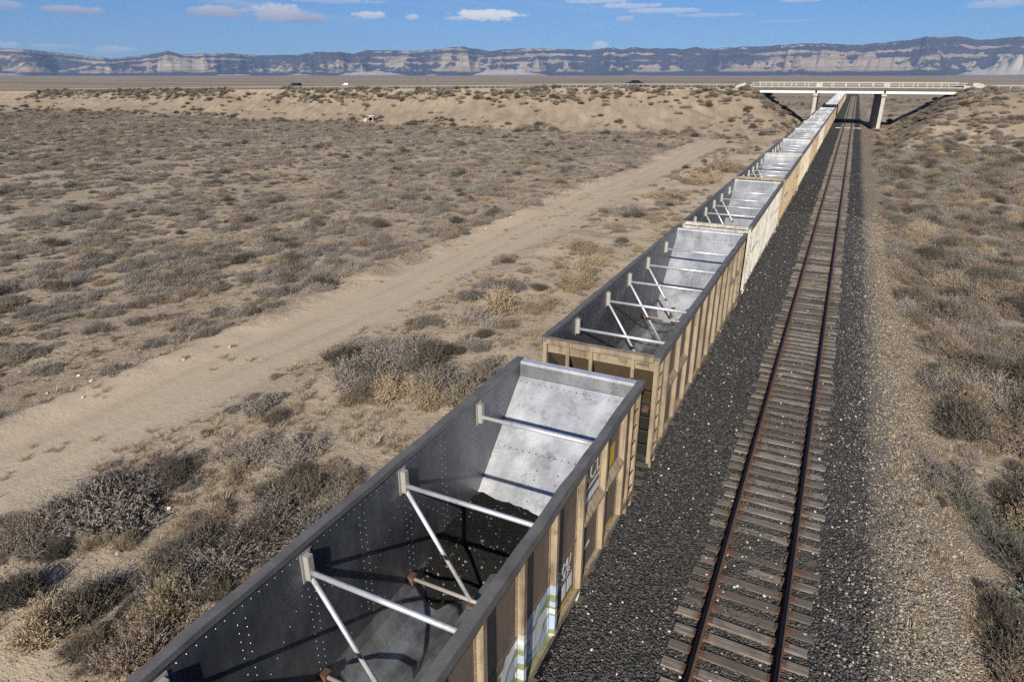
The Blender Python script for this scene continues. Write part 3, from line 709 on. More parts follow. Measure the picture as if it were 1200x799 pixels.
def build_car(idx, cy, paint, label, level, ribs=RIBS, extra=None):
    T = empty('coal_car', (TX, cy, 0), label, 'rail car', 'open coal cars of the train')
    pk = paint.name
    walls = {}
    for s in (-1, 1):
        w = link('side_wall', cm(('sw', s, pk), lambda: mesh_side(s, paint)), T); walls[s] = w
        if level >= 1:
            rm = cm(('rib', pk, len(ribs)), lambda: mesh_rib(paint, 0.062 if len(ribs) < 14 else 0.05))
            for r in ribs: link('rib', rm, w, (0, r, 0), (0, 0, 0 if s > 0 else math.pi))
        else:
            def allribs():
                mb = MB()
                for r in ribs: mb.box(s*1.514 if s > 0 else -1.632, 1.632 if s > 0 else -1.514, r-.062, r+.062, 1.19, 3.975)
                return mb.mesh('ribs', [paint])
            tag(link('ribs', cm(('ribs', s, pk, len(ribs)), allribs), w), kind='stuff')
        def sill():
            mb = MB(); mb.box(min(s*1.50, s*1.60), max(s*1.50, s*1.60), -7.66, 7.66, 1.02, 1.185); return mb.mesh('side_sill', [paint])
        link('side_sill', cm(('sill', s, pk), sill), T)
        def rim():
            mb = MB(); n_ = 26; jr = random.Random(5+s)
            st_ = [(-7.78+15.56*k/n_, jr.gauss(0, .008), jr.gauss(0, .007)) for k in range(n_+1)]; vs = []
            for yy, jx, jz in st_: vs += [(s*1.472+jx, yy, 3.99), (s*1.645+jx, yy, 3.99), (s*1.645+jx, yy, 4.10+jz), (s*1.472+jx, yy, 4.10+jz)]
            fs = [(0, 1, 2, 3), tuple(4*n_+q for q in (3, 2, 1, 0))]
            for k in range(n_): fs += [(4*k+q, 4*k+(q+1) % 4, 4*k+4+(q+1) % 4, 4*k+4+q) for q in range(4)]
            mb.add(vs, fs); mb.box(min(s*1.615, s*1.645), max(s*1.615, s*1.645), -7.78, 7.78, 3.90, 3.989)
            return mb.mesh('top_rail', [M_RIM])
        link('top_rail', cm(('rim', s), rim), T)
    for e in (-1, 1):
        end_parts(T, e, paint, level >= 1)
        link('slope_sheet', cm(('slope', e), lambda: mesh_slope(e)), T)
        def erim():
            mb = MB(); a, b = sorted((e*7.60, e*7.79)); mb.box(-1.470, 1.470, a, b, 3.992, 4.07); a, b = sorted((e*7.755, e*7.79)); mb.box(-1.470, 1.470, a, b, 3.93, 3.991)
            return mb.mesh('end_rail', [paint if e < 0 else M_TUBE])
        link('end_rail', cm(('erim', e, pk), erim), T)
        for s in (-1, 1):
            def post():
                mb = MB(); a, b = sorted((e*7.665, e*7.74)); c, d = sorted((s*1.49, s*1.60)); mb.box(c, d, a, b, .95, 3.985); return mb.mesh('corner_post', [paint])
            link('corner_post', cm(('post', e, s, pk), post), T)
        def coup():
            mb = MB(); a, b = sorted((e*7.4, e*8.35)); mb.box(-.12, .12, a, b, .62, .92); a, b = sorted((e*8.25, e*8.56)); mb.box(-.17, .17, a, b, .58, .98)
            mb.tube((.3, e*7.9, .75), (.15, e*8.5, .4), .03, 6); return mb.mesh('coupler', [M_DARK])
        link('coupler', cm(('coup', e), coup), T)
    link('tub_floor', cm('tub', mesh_tub), T)
    def und():
        mb = MB(); mb.box(-.16, .16, -7.6, 7.6, .70, 1.0)
        for e in (-1, 1): a, b = sorted((e*5.2, e*7.6)); mb.box(-1.4, 1.4, a, b, 1.0, 1.1)
        return mb.mesh('underframe', [M_DARK])
    link('underframe', cm('und', und), T)
    if level >= 1:
        for e in (-1, 1):
            tr = link('truck', cm('truck', mesh_truck), T, (0, e*5.75, 0))
            for s in (-1, 1):
                for q in (-.89, .89): link('wheel', cm('wheel', mesh_wheel), tr, (s*.753, q, .68), (0, 0, 0 if s > 0 else math.pi))
    # bracing across the body
    nx_ = 10 if level >= 1 else 6
    for i, f in enumerate(FRAMES):
        def bar():
            mb = MB(); mb.tube((-1.44, 0, 3.56), (1.44, 0, 3.56), .046, nx_); return mb.mesh('cross_bar', [M_TUBE], True)
        b = link('cross_bar', cm(('bar', nx_), bar), T, (0, f, 0))
        for s in (-1, 1):
            def brk():
                mb = MB(); mb.box(min(s*1.375, s*1.482), max(s*1.375, s*1.482), -.055, .055, 3.42, 3.88)
                mb.box(min(s*1.474, s*1.487), max(s*1.474, s*1.487), -.11, .11, 3.38, 3.92); return mb.mesh('bracket', [M_BRKT])
            if level >= 0: link('bracket', cm(('brk', s), brk), b)
        if 1 <= i <= 3:
            for s in (-1, 1):
                def st():
                    mb = MB(); mb.tube((s*1.40, 0, 3.44), (s*.06, 0, 1.34), .043, nx_); return mb.mesh('diagonal_strut', [M_TUBE], True)
                link('diagonal_strut', cm(('st', s, nx_), st), T, (0, f, 0))
            if level >= 1:
                def lb():
                    mb = MB(); mb.tube((-1.47, 0, 1.36), (1.47, 0, 1.36), .04, nx_); return mb.mesh('floor_bar', [M_BRKT], True)
                fb = link('floor_bar', cm(('lb', nx_, idx == 0), lb), T, (0, f, 0))
                def gus():
                    mb = MB(); mb.box(-.12, .12, -.10, .10, 1.235, 1.31)
                    for s in (-1, 1): mb.box(min(s*1.36, s*1.48), max(s*1.36, s*1.48), -.08, .08, 1.24, 1.44)
                    return mb.mesh('gusset', [M_RUST])
                link('gusset', cm('gus', gus), fb)
    if level >= 1:
        for s in (-1, 1):
            tag(link('wall_rivets', cm(('riv', s), lambda: rivets_inner(s).mesh('wall_rivets', [M_RIVET])), T), kind='stuff')
        for e in (-1, 1):
            tag(link('sheet_rivets', cm(('rsl', e), lambda: rivets_slope(e).mesh('sheet_rivets', [M_RIVETD])), T), kind='stuff')
        tag(link('side_rivets', cm(('ro', pk), lambda: rivets_outer().mesh('side_rivets', [M_RIM])), T), kind='stuff')
        for y, sg in ((7.38, 0), (-7.38, 0)):
            ld = link('ladder', cm(('lad', y, pk), lambda: mesh_ladder(y, paint)), T)
            rg = cm(('rung', y), lambda: mesh_rung(y))
            for k in range(7): link('rung', rg, ld, (0, 0, .95+k*.42))
        # sloping shelf braces between the end ribs
        def shelf():
            mb = MB(); mb.extr([(1.515, 2.62), (1.515, 2.80), (1.64, 2.66), (1.64, 2.60)], 'y', -.57, .57); return mb.mesh('shelf_brace', [paint])
        for yb in (RIBS[-1]-.655, RIBS[-2]-.655, RIBS[0]+.655, RIBS[1]+.655): link('shelf_brace', cm(('shelf', pk), shelf), T, (0, yb, 0))
    def el():                                      # end ladder bars on the near right corner
        mb = MB()
        for k in range(6): mb.tube((.95, -7.80, 1.1+k*.42), (1.5, -7.80, 1.1+k*.42), .014, 6)
        mb.box(.93, .97, -7.82, -7.745, .95, 3.4); return mb.mesh('end_ladder', [M_DARK])
    if level >= 1: link('end_ladder', cm('el', el), T)
    if extra: extra(T)
    return T
ROT_SIDE = (math.pi/2, 0, math.pi/2); ROT_END = (math.pi/2, 0, 0)
def mark_near(T):
    def box(nm, m_, y0, y1, z0, z1, x=1.5165):
        mb = MB(); mb.box(x-.003, x+.001, y0, y1, z0, z1); return part(nm, mb, m_, T)
    yb = RIBS[-2]-1.16
    link('lettering', text_mesh('ACL', .52, M_WHITEP, space=1.05), T, (1.516, yb+.06, 3.30), ROT_SIDE)
    box('stripe', M_WHITEP, yb+.05, yb+1.02, 3.16, 3.21)
    box('data_panel', M_WHITEP, yb+.08, yb+1.02, 2.86, 3.03)
    box('reflector', M_YEL, RIBS[-2]+.52, RIBS[-2]+.86, 2.86, 3.36); box('reflector', M_YEL, RIBS[-2]+.2, RIBS[-2]+.95, 1.24, 1.33)
    y2 = RIBS[-4]+.16
    tx = link('graffiti_tag', text_mesh('DAMU', .30, M_WHITEP, 'graffiti_tag', .25, .82), T, (1.5165, y2+.02, 2.06), ROT_SIDE)
    link('graffiti_tag', text_mesh('DANCR', .27, M_WHITEP, 'graffiti_tag', -.2, .80), T, (1.5165, y2+.0, 1.84), ROT_SIDE)
    for a, b in ((.08, .30), (.42, .60), (.68, .92)): box('data_panel', M_WHITEP if a > .3 else M_BLACKP, y2+a, y2+b, 1.42, 1.74)
    box('reflector', M_YEL, y2+.1, y2+.95, 1.225, 1.305)
    box('data_panel', M_WHITEP, RIBS[-3]+.45, RIBS[-3]+.75, 1.72, 1.80)
def mark_second(T):
    link('lettering', text_mesh('TILX', .135, M_BLACKP, space=1.0), T, (.50, -7.664, 3.735), ROT_END)
    link('lettering', text_mesh('48898', .135, M_BLACKP, space=1.0), T, (1.0, -7.664, 3.735), ROT_END)
    for y, z in ((RIBS[1]+.2, 1.24),):
        mb = MB(); mb.box(1.5125, 1.5165, y, y+.8, z, z+.09); part('reflector', mb, M_YEL, T)
PITCH = 17.03; Y1 = 5.82
specs = [(M_TAN1, 'nearest coal car, tan ribbed sides with graffiti, leftover coal and bright metal inside', mark_near, RIBS),
         (M_TAN, 'tan ribbed coal car lettered on its end, second from the camera', mark_second, RIBS),
         (M_WHITE, 'off-white coal car with closely spaced ribs, third from the camera', None, [(k-10)*.70 for k in range(21)]),
         (M_OCHRE, 'ochre sided empty coal car directly behind the off-white third car', None, RIBS),
         (M_CREAM, 'cream sided coal car, fifth from the camera', None, RIBS),
         (M_OCHRE, 'ochre coal car between a cream car and a white car, sixth from camera', None, RIBS),
         (M_WHITE, 'white coal car, seventh from the camera, ahead of two ochre cars', None, RIBS)]
names = ['eighth', 'ninth', 'tenth, its end shaded near the bridge', 'eleventh, directly under the bridge', 'twelfth, just beyond the bridge', 'thirteenth, beyond the bridge', 'fourteenth, beyond the bridge', 'fifteenth, beyond the bridge', 'sixteenth, far beyond the bridge', 'seventeenth, far beyond the bridge', 'eighteenth, far beyond the bridge', 'nineteenth, far beyond the bridge', 'twentieth and last one seen beyond the bridge']
for i, (pt, lb, ex, rb) in enumerate(specs): build_car(i, Y1+PITCH*i, pt, lb, 1 if i < 5 else 0, rb, ex)
for j, nm in enumerate(names):
    pt = (M_OCHRE, M_OCHRE, M_TAN, M_OCHRE, M_CREAM, M_TAN)[j % 6]
    build_car(7+j, Y1+PITCH*(7+j), pt, 'tan coal car counting from the camera the ' + nm, 0, RIBS)

# leftover coal in the nearest car, heaped against the far slope sheet
def coal():
    nxx, nyy = 60, 90; X, Yc = np.meshgrid(np.linspace(-1.485, 1.485, nxx), np.linspace(8.1, 12.05, nyy))
    edge = 8.75 + 0.35*(fbm(X*1.6, Yc*0, 2, 3)-0.5)*2 + 0.25*X*0.3
    Z = 0.55 + 1.05*sstep(Yc, edge-.3, edge+.75) + 0.10*(fbm(X*1.2, Yc*1.2, 3, 8)-.5) + 0.05*(fbm(X*6, Yc*6, 3, 12)-.5) + .45*sstep(Yc, 11.2, 12.0) - .22*sstep(X, -.6, 1.4)
    V = np.stack([X, Yc-10.0, Z], -1).reshape(-1, 3); ii = np.arange(nxx*nyy).reshape(nyy, nxx)
    Fc = np.stack([ii[:-1, :-1], ii[:-1, 1:], ii[1:, 1:], ii[1:, :-1]], -1).reshape(-1, 4)
    tag(link('coal_heap', np_mesh('coal_heap', V, Fc, [M_COAL], False), None, (TX, 10.0, 0)), 'black coal left in the bottom of the nearest open car', 'coal')
coal()

# ------------------------------------------------------------------ highway bridge
def bridge():
    T = empty('highway_bridge', (0, 178, 0), 'concrete highway bridge with white girders and railings crossing over the train', 'bridge')
    def P(nm, m_, *b, par=T, bevel=0):
        mb = MB(); mb.box(b[0], b[1], b[2]-178, b[3]-178, b[4], b[5]); return part(nm, mb, m_, par, bevel)
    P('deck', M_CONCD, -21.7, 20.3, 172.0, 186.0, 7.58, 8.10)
    for y in (172.35, 175.6, 178.9, 182.2, 185.2):
        for a, b in ((-21.5, -7.95), (-7.55, 5.85), (6.25, 20.1)):
            mb = MB(); y_ = y-178
            mb.extr([(y_-.2, 6.93), (y_+.2, 6.93), (y_+.2, 6.97), (y_+.03, 7.0), (y_+.03, 7.54), (y_+.2, 7.577), (y_-.2, 7.577), (y_-.05, 7.54), (y_-.05, 7.0), (y_-.2, 6.97)], 'x', a, b)
            part('girder', mb, M_GIRD, T)
    for y in (172.25, 185.75):
        for k in range(16):
            x = -21.5+k*2.79; wide = .36 if k in (5, 10) else .08
            P('railing_post', M_CONC, x-wide, x+wide, y-.14, y+.14, 8.103, 9.18)
        for z, h in ((9.06, .11), (8.60, .07)): P('railing', M_CONC, -22.0, 20.9, y-.10, y+.10, z, z+h)
    P('kerb', M_CONC, -21.7, 20.3, 172.42, 172.8, 8.104, 8.3)
    for x in (-7.75, 6.05):
        sk_ = 1.3 if x > 0 else 0.2
        def skew(nm, h, y0, y1, z0, z1, par):
            mb = MB(); y0 -= 178; y1 -= 178
            pts_ = [(x-h, y0), (x+h, y0), (x+h-sk_, y1), (x-h-sk_, y1)]
            mb.add([(p, q, z0) for p, q in pts_]+[(p, q, z1) for p, q in pts_], [(3, 2, 1, 0), (4, 5, 6, 7), (0, 1, 5, 4), (1, 2, 6, 5), (2, 3, 7, 6), (3, 0, 4, 7)]); return part(nm, mb, M_CONC, par)
        pr = skew('pier', .36, 172.8, 185.2, -1.2, 6.35, T); skew('pier_cap', .50, 172.4, 185.6, 6.353, 6.925, pr)
    for x0, x1 in ((-23.2, -21.75), (20.35, 21.8)):
        P('abutment', M_CONC, x0, x1, 171.9, 186.1, 5.2, 8.6)
    mb = MB(); mb.extr([(-25.6, 7.9), (-23.25, 7.6), (-23.25, 9.1), (-24.2, 8.9), (-25.4, 8.35)], 'y', -6.1, -5.7); part('wing_wall', mb, M_CONC, T)
    mb = MB(); mb.extr([(21.85, 7.5), (24.0, 7.7), (24.1, 8.5), (23.6, 9.0), (22.6, 9.2), (21.85, 9.2)], 'y', -6.1, -5.7); part('wing_wall', mb, M_CONC, T)
bridge()

# guardrails along the highway
def guard(x0, x1, y, label):
    T = empty('guardrail', (x0, y, float(ztop(x0))), label, 'guardrail'); z0 = float(ztop(x0))
    mb = MB(); q = MB(); q.box(-.09, .09, -.07, .07, -.3, .80); pm = q.mesh('post', [M_GALV])
    xs_ = np.arange(x0, x1, 2.0)
    for a in xs_: link('post', pm, T, (float(a-x0), .1, float(ztop(a))-z0))
    for a, b in zip(xs_[:-1], xs_[1:]):
        za, zb = float(ztop(a))-z0, float(ztop(b))-z0; A = a-x0; B = b-x0
        pr = [(-.03, .45), (-.09, .50), (-.03, .58), (-.03, .64), (-.09, .70), (-.03, .76), (0, .76), (0, .45)]
        n = len(pr); mb.add([(A, p, z+za) for p, z in pr]+[(B, p, z+zb) for p, z in pr], [(i, (i+1) % n, n+(i+1) % n, n+i) for i in range(n)])
    part('beam', mb, M_GALV, T)
guard(-300, -24.5, 172.6, 'long pale guardrail along the highway left of the bridge')
guard(22.5, 60, 172.6, 'short guardrail along the highway right of the bridge')

# vehicles
def vehicle(name, x, y, z, rz, label, cat, paint, L, W, prof_b, prof_c, wx, wr, group=None):
    T = empty(name, (x, y, z), label, cat, group, rz)
    def loft(prof, w0, w1):
        zs = [p[1] for p in prof]; zl, zh = min(zs), max(zs); mb = MB(); n = len(prof)
        wid = lambda zq: w0+(w1-w0)*(zq-zl)/(zh-zl)
        vs = [(px, -wid(pz)/2, pz) for px, pz in prof]+[(px, wid(pz)/2, pz) for px, pz in prof]
        mb.add(vs, [(i, (i+1) % n, n+(i+1) % n, n+i) for i in range(n)]+[tuple(reversed(range(n))), tuple(range(n, 2*n))]); return mb
    b = part('body', loft(prof_b, W, W*.96), paint, T, .05)
    c = part('cabin', loft(prof_c, W*.94, W*.74), M_GLASS, T, .03)
    zs = max(p[1] for p in prof_c); xr = [p[0] for p in prof_c if p[1] == zs]
    mb = MB(); mb.box(min(xr)-.05, max(xr)+.05, -W*.37, W*.37, zs, zs+.05); part('roof', mb, paint, c, .02)
    for px in wx:
        for s in (-1, 1):
            mb = MB(); mb.tube((px, s*(W/2-.2), wr), (px, s*(W/2+.01), wr), wr, 16); wl = part('wheel', mb, M_TYRE, T)
            mb = MB(); mb.tube((px, s*(W/2), wr), (px, s*(W/2+.02), wr), wr*.6, 10); part('rim', mb, M_GALV, wl)
    for s in (-1, 1):
        mb = MB(); mb.box(-L/2-.02, -L/2+.06, s*W*.36-.18, s*W*.36+.18, .62, .76); part('headlight', mb, M_GALV, T)
        mb = MB(); mb.box(L/2-.06, L/2+.02, s*W*.38-.14, s*W*.38+.14, .72, .9); part('tail_light', mb, M_RUST, T)
SUVB = [(-2.35, .3), (2.35, .3), (2.38, .95), (2.2, 1.08), (-1.2, 1.08), (-2.2, .92), (-2.38, .7)]; SUVC = [(-1.35, 1.06), (2.2, 1.06), (1.95, 1.68), (-.55, 1.68)]
SEDB = [(-2.4, .28), (2.4, .28), (2.42, .82), (2.1, .95), (-1.3, .95), (-2.25, .75), (-2.42, .55)]; SEDC = [(-1.35, .93), (2.0, .93), (1.1, 1.40), (-.35, 1.40)]
p1 = (-174.5+1, 180.0); vehicle('suv', -170.6, 180.0, float(ztop(-170.6))+.01, 0, 'slate blue SUV driving on the distant highway behind the guardrail', 'car', M_CARB, 4.7, 1.9, SUVB, SUVC, (-1.45, 1.4), .36)
vehicle('sedan', -52.5, 180.0, float(ztop(-52.5))+.01, 0, 'dark sedan driving on the highway nearing the bridge', 'car', M_CARK, 4.8, 1.85, SEDB, SEDC, (-1.5, 1.4), .33)
vq = atz(405, 99.3, 0.6); VANB = [(-3.2, .35), (3.2, .35), (3.2, 2.5), (-1.6, 2.5), (-1.7, 1.4), (-3.1, 1.2)]; VANC = [(-2.9, 1.2), (-1.72, 1.2), (-1.72, 2.2), (-2.3, 2.2)]
vehicle('box_truck', vq[0], vq[1], float(height(vq[0], vq[1])), .4, 'tiny white box truck far out on the plain', 'truck', M_VAN, 6.4, 2.2, VANB, VANC, (-2.2, 2.0), .42)

# concrete culvert at the foot of the fill
cq = atz(433, 145, -1.3)
def culvert():
    zc = float(height(cq[0], cq[1])); T = empty('culvert', (cq[0], cq[1], zc), 'pale concrete culvert mouth with dark opening at the bank foot', 'culvert', rz=PSI); T.scale = (.75,)*3
    mb = MB(); n = 18; R, r = 1.05, .8; vs = []
    for k in range(n):
        t = 2*math.pi*k/n
        for rr, yy in ((r, -.3), (R, -.3), (R, 2.2), (r, 2.2)): vs.append((.5+rr*math.cos(t), yy, .75+rr*math.sin(t)))
    fs = []
    for k in range(n):
        for j in range(4): a = k*4; b = ((k+1) % n)*4; fs.append((a+j, b+j, b+(j+1) % 4, a+(j+1) % 4))
    mb.add(vs, fs); part('pipe', mb, M_CONC, T, smooth=False)
    mb = MB(); mb.extr([(-2.0, -.4), (-.75, -.4), (-.75, 1.3), (-1.1, 1.5), (-1.9, .8)], 'y', -.5, .9); part('head_wall', mb, M_CONC, T)
    mb = MB(); mb.box(-.9, 1.8, .2, .8, 1.82, 2.1); part('lintel', mb, M_CONC, T)
    mb = MB(); mb.box(-.4, 1.4, 1.9, 2.1, -.2, 1.6); part('pipe_shade_plate', mb, M_DARK, T)  # added black plate, stands for the shade inside the pipe
culvert()

# white painted boards laid across the rails before the bridge
for k, (a, b, rz) in enumerate(((-2.35, -1.35, .03), (-.62, -.35, 0), (-.1, .3, .1), (.42, .62, 0), (1.1, 1.5, .15), (1.7, 2.6, .42))):
    mb = MB(); mb.box(-(b-a)/2, (b-a)/2, -.35, .35, -.05, .03)
    o = part('white_board', mb, M_WHITEP, None, loc=((a+b)/2, 166.0+k*.1, .03), rot=(0, 0, rz))
    tag(o, 'white painted board across the open track before the bridge, %s from the train' % ('first second third fourth fifth sixth'.split()[k]), 'board', 'white boards laid across the track')

# ------------------------------------------------------------------ bushes
def shrub_mesh(seed, mat_, n=1500, leafy=5, spread=1.0, tall=0.62, ln=(.30, .68), width=.0042, leaf=.0145):
    r_ = np.random.default_rng(seed); ncl = int(r_.integers(6, 14)); cc = r_.normal(0, .25*spread, (ncl, 2))*r_.uniform(.6, 1.25, 2); ch = r_.uniform(.45, 1.2, ncl); tall = tall*r_.uniform(.75, 1.2); k = r_.integers(0, ncl, n)
    th = r_.uniform(0, 2*math.pi, n); el = np.arcsin(np.minimum(1, np.abs(r_.normal(.62, .30, n))))
    d = np.stack([np.cos(th)*np.cos(el), np.sin(th)*np.cos(el), np.sin(el)], -1)
    p0 = np.stack([cc[k, 0]+r_.normal(0, .06, n), cc[k, 1]+r_.normal(0, .06, n), np.full(n, -.03)], -1)
    L = (r_.uniform(ln[0], ln[1], n)*ch[k]*(.75+.35*np.sin(el)))[:, None]; up_ = np.array([1, 1, tall*1.25])
    d2 = d + r_.normal(0, .38, (n, 3)); d2[:, 2] = np.abs(d2[:, 2])*.8+.1; d2 /= np.linalg.norm(d2, axis=1)[:, None]
    p1_ = p0 + d*L*.5*up_; p2 = p1_ + d2*L*.5*up_
    sd = np.cross(d, r_.normal(0, 1, (n, 3))); sd /= np.linalg.norm(sd, axis=1)[:, None]+1e-6; w = (width*r_.uniform(.7, 1.7, n))[:, None]
    V1 = np.stack([p0-sd*w*1.5, p0+sd*w*1.5, p1_+sd*w, p1_-sd*w, p2+sd*w*.5, p2-sd*w*.5], 1).reshape(-1, 3); o = np.arange(n)[:, None]*6
    F1 = np.concatenate([o+np.array([0, 1, 2, 3]), o+np.array([3, 2, 4, 5])])
    m = n*leafy; q = np.repeat(np.arange(n), leafy); t = r_.uniform(.05, 1.05, m)[:, None]; c = p1_[q]*(1-t)+p2[q]*t + r_.normal(0, .022, (m, 3))
    a_ = r_.normal(0, 1, (m, 3)); a_ /= np.linalg.norm(a_, axis=1)[:, None]; b_ = np.cross(a_, r_.normal(0, 1, (m, 3))); b_ /= np.linalg.norm(b_, axis=1)[:, None]+1e-6
    l1 = (leaf*r_.uniform(.8, 2.4, m))[:, None]; l2 = (leaf*r_.uniform(.3, .8, m))[:, None]
    V2 = np.stack([c-a_*l1, c+b_*l2, c+a_*l1, c-b_*l2], 1).reshape(-1, 3); F2 = np.arange(m*4).reshape(-1, 4)+len(V1)
    return np_mesh('shrub', np.concatenate([V1, V2]), np.concatenate([F1, F2]), [mat_], False)
KINDS = []       # (mesh, tone word)
for k in range(4): KINDS.append((shrub_mesh(100+k, M_SAGE), 'grey sagebrush'))
for k in range(3): KINDS.append((shrub_mesh(200+k, M_BRN), 'brown brush'))
for k in range(2): KINDS.append((shrub_mesh(300+k, M_STRAW, tall=.72), 'straw brush'))
for k in range(2): KINDS.append((shrub_mesh(400+k, M_GREEN, leafy=5, tall=.55), 'greenish brush'))
KINDS.append((shrub_mesh(500, M_DARKB, tall=.7), 'dark brush'))
KSEL = {'g': [0, 1, 2, 3], 'b': [4, 5, 6], 's': [7, 8], 'v': [9, 10], 'd': [11]}

PL = []          # x, y, diameter, kind, zone, hero label
# the bushes one can point at: photo pixel of the foot, width in pixels, tone, label
HERO = [(112, 600, 110, 'g', 'large grey sagebrush at the right edge of the dirt track, lower left'),
 (160, 572, 70, 'g', 'grey sagebrush adjoining the largest bush by the dirt track, lower left'), (55, 618, 75, 'g', 'grey sagebrush left of the largest bush by the dirt track'),
 (205, 562, 40, 'd', 'small dark bush right of the lower-left sagebrush clump'), (110, 712, 62, 'd', 'dark spiky bush casting a black shadow, lower left'),
 (60, 745, 85, 's', 'straw and grey bush at the lower left corner'), (15, 700, 60, 'd', 'dark bush at the left picture edge near the bottom'),
 (30, 640, 50, 'g', 'grey bush above a white crust patch at the left edge'), (150, 770, 80, 'b', 'brown bush beside the nearest car at the picture bottom'),
 (200, 720, 75, 's', 'straw coloured bush beside the nearest car, lower left'), (245, 668, 95, 'g', 'big grey bush hard against the nearest car side'),
 (215, 650, 60, 'd', 'dark bush shaded behind the big grey bush by the nearest car'), (180, 690, 60, 'g', 'grey bush left of the big bush by the nearest car'),
 (330, 612, 85, 'g', 'pale silvery bush against the nearest car, middle of its length'), (295, 635, 60, 'd', 'dark bush left of the pale silvery bush by the nearest car'),
 (350, 580, 50, 'd', 'dark bush above the pale silvery bush by the nearest car'), (385, 585, 45, 'g', 'grey bush touching the nearest car rim, right of the silvery one'),
 (412, 562, 35, 'b', 'small brown bush close to the nearest car rim'), (298, 530, 62, 'g', 'grey bush standing above a white crust patch beside the dirt track'),
 (352, 532, 58, 'g', 'low grey bush right of the white crust patch'), (300, 478, 48, 'g', 'grey bush alone at the edge of the dirt track'),
 (258, 600, 30, 'b', 'small tan tuft bush on bare ground, lower left'), (225, 610, 34, 'b', 'low brown tuft bush on bare ground, lower left'), (395, 548, 30, 'b', 'small brown bush on bare ground by nearest car'),
 (420, 440, 70, 'g', 'grey bush at the left end of the long clump beyond the nearest car'), (455, 425, 60, 'g', 'grey bush second in the long clump beyond the nearest car'),
 (478, 415, 68, 'g', 'tall grey bush in the middle of the long clump left of the train'), (500, 428, 55, 'd', 'dark bush inside the long clump left of the train'),
 (455, 462, 60, 's', 'straw bush in front of the long grey clump left of the train'), (528, 452, 78, 'g', 'large rounded grey bush right end of the long clump'),
 (505, 470, 55, 's', 'straw grass bush just left of the nearest car far corner'), (490, 380, 28, 'g', 'small grey bush alone on the sand near the dirt track'),
 (585, 360, 62, 's', 'big straw and grey bush on the sand left of second car'), (560, 375, 45, 'g', 'grey bush beside the big straw bush left of second car'),
 (600, 340, 36, 'g', 'grey bush above the big straw bush left of second car'), (590, 305, 30, 'b', 'low brown bush at the dirt track edge'), (572, 335, 26, 'g', 'small grey bush at the dirt track edge'),
 (545, 405, 40, 'g', 'small grey bush below the straw bush left of second car'), (686, 296, 42, 'b', 'tall brown bush left of the second car middle'),
 (665, 338, 46, 's', 'orange tinted bush close to the second car'), (700, 310, 38, 's', 'straw bush right of the tall brown bush by second car'),
 (742, 250, 34, 'g', 'grey bush standing alone on sand left of third car'), (775, 232, 34, 'b', 'brown bush near the third car'), (725, 250, 22, 'g', 'small grey bush left of the lone grey bush by third car'),
 (790, 238, 26, 'b', 'small brown bush beside the third car rim'), (815, 215, 40, 's', 'straw bush beside the third car'), (845, 200, 40, 'b', 'brown bush beside the fourth car'),
 (1138, 600, 48, 'v', 'long grey-green bush on the gravel slope, lower right'), (1158, 622, 42, 'v', 'grey-green bush below the long one on the gravel slope'),
 (1192, 592, 50, 'd', 'black-shadowed bush at the right edge, lower right'), (1185, 640, 50, 'v', 'grey-green bush at the right picture edge by a pale boulder'),
 (1178, 720, 50, 'd', 'dark bush low on the gravel slope, right edge'), (1190, 765, 70, 'd', 'dark bush in the lower right corner'), (1160, 700, 36, 'b', 'small brown bush on the gravel slope, lower right'),
 (1175, 520, 60, 'b', 'brown bush at right edge above the grey-green ones'), (1140, 480, 60, 's', 'straw bush at the top of the gravel shoulder'), (1165, 470, 60, 'g', 'grey bush behind the straw bush, right side')]
for px, py, w, k, lb in HERO:
    q = atz(px, py, -.75)
    for _ in range(3): q = atz(px, py, float(height(q[0], q[1])))
    zc = float(proj(q[0], q[1], q[2])[2]); PL.append((q[0], q[1], (.98 if px < 650 else .9)*w*zc/F_PX, random.choice(KSEL[k]), 'hero', lb))
for p in list(PL):                                    # each big bush has a few lesser ones around its skirts
    for _ in range(3 if p[2] > .9 else 1):
        t = random.uniform(0, 6.28); r_ = p[2]*random.uniform(.45, .85); PL.append((p[0]+r_*math.cos(t), p[1]+r_*math.sin(t), p[2]*random.uniform(.25, .6), random.choice(KSEL[random.choice('ggbsd')]), 'right' if p[0] > 0 else 'strip', None))
hx = np.array([p[0] for p in PL]); hy = np.array([p[1] for p in PL])
def scatter(x0, x1, y0, y1, dens_, fn, zone, margin=60):
    n = int((x1-x0)*(y1-y0)*dens_); X = rng.uniform(x0, x1, n); Y = rng.uniform(y0, y1, n); Z = height(X, Y)
    a, b, zc = proj(X, Y, Z); ok = (zc > 3) & (a > -margin) & (a < 1200+margin) & (b < 799+margin*2)
    X, Y, Z, zc = X[ok], Y[ok], Z[ok], zc[ok]
    prob, dia, kinds = fn(X, Y, Z); keep = rng.random(len(X)) < prob
    for x, y, d, k in zip(X[keep], Y[keep], dia[keep], np.array(kinds)[keep]):
        if zone != 'far' and y < 40 and len(hx) and np.min((hx-x)**2+(hy-y)**2) < .5: continue
        PL.append((x, y, d, KSEL[k][rng.integers(len(KSEL[k]))], zone, None))
def pick(n, words, p): return rng.choice(list(words), n, p=p)
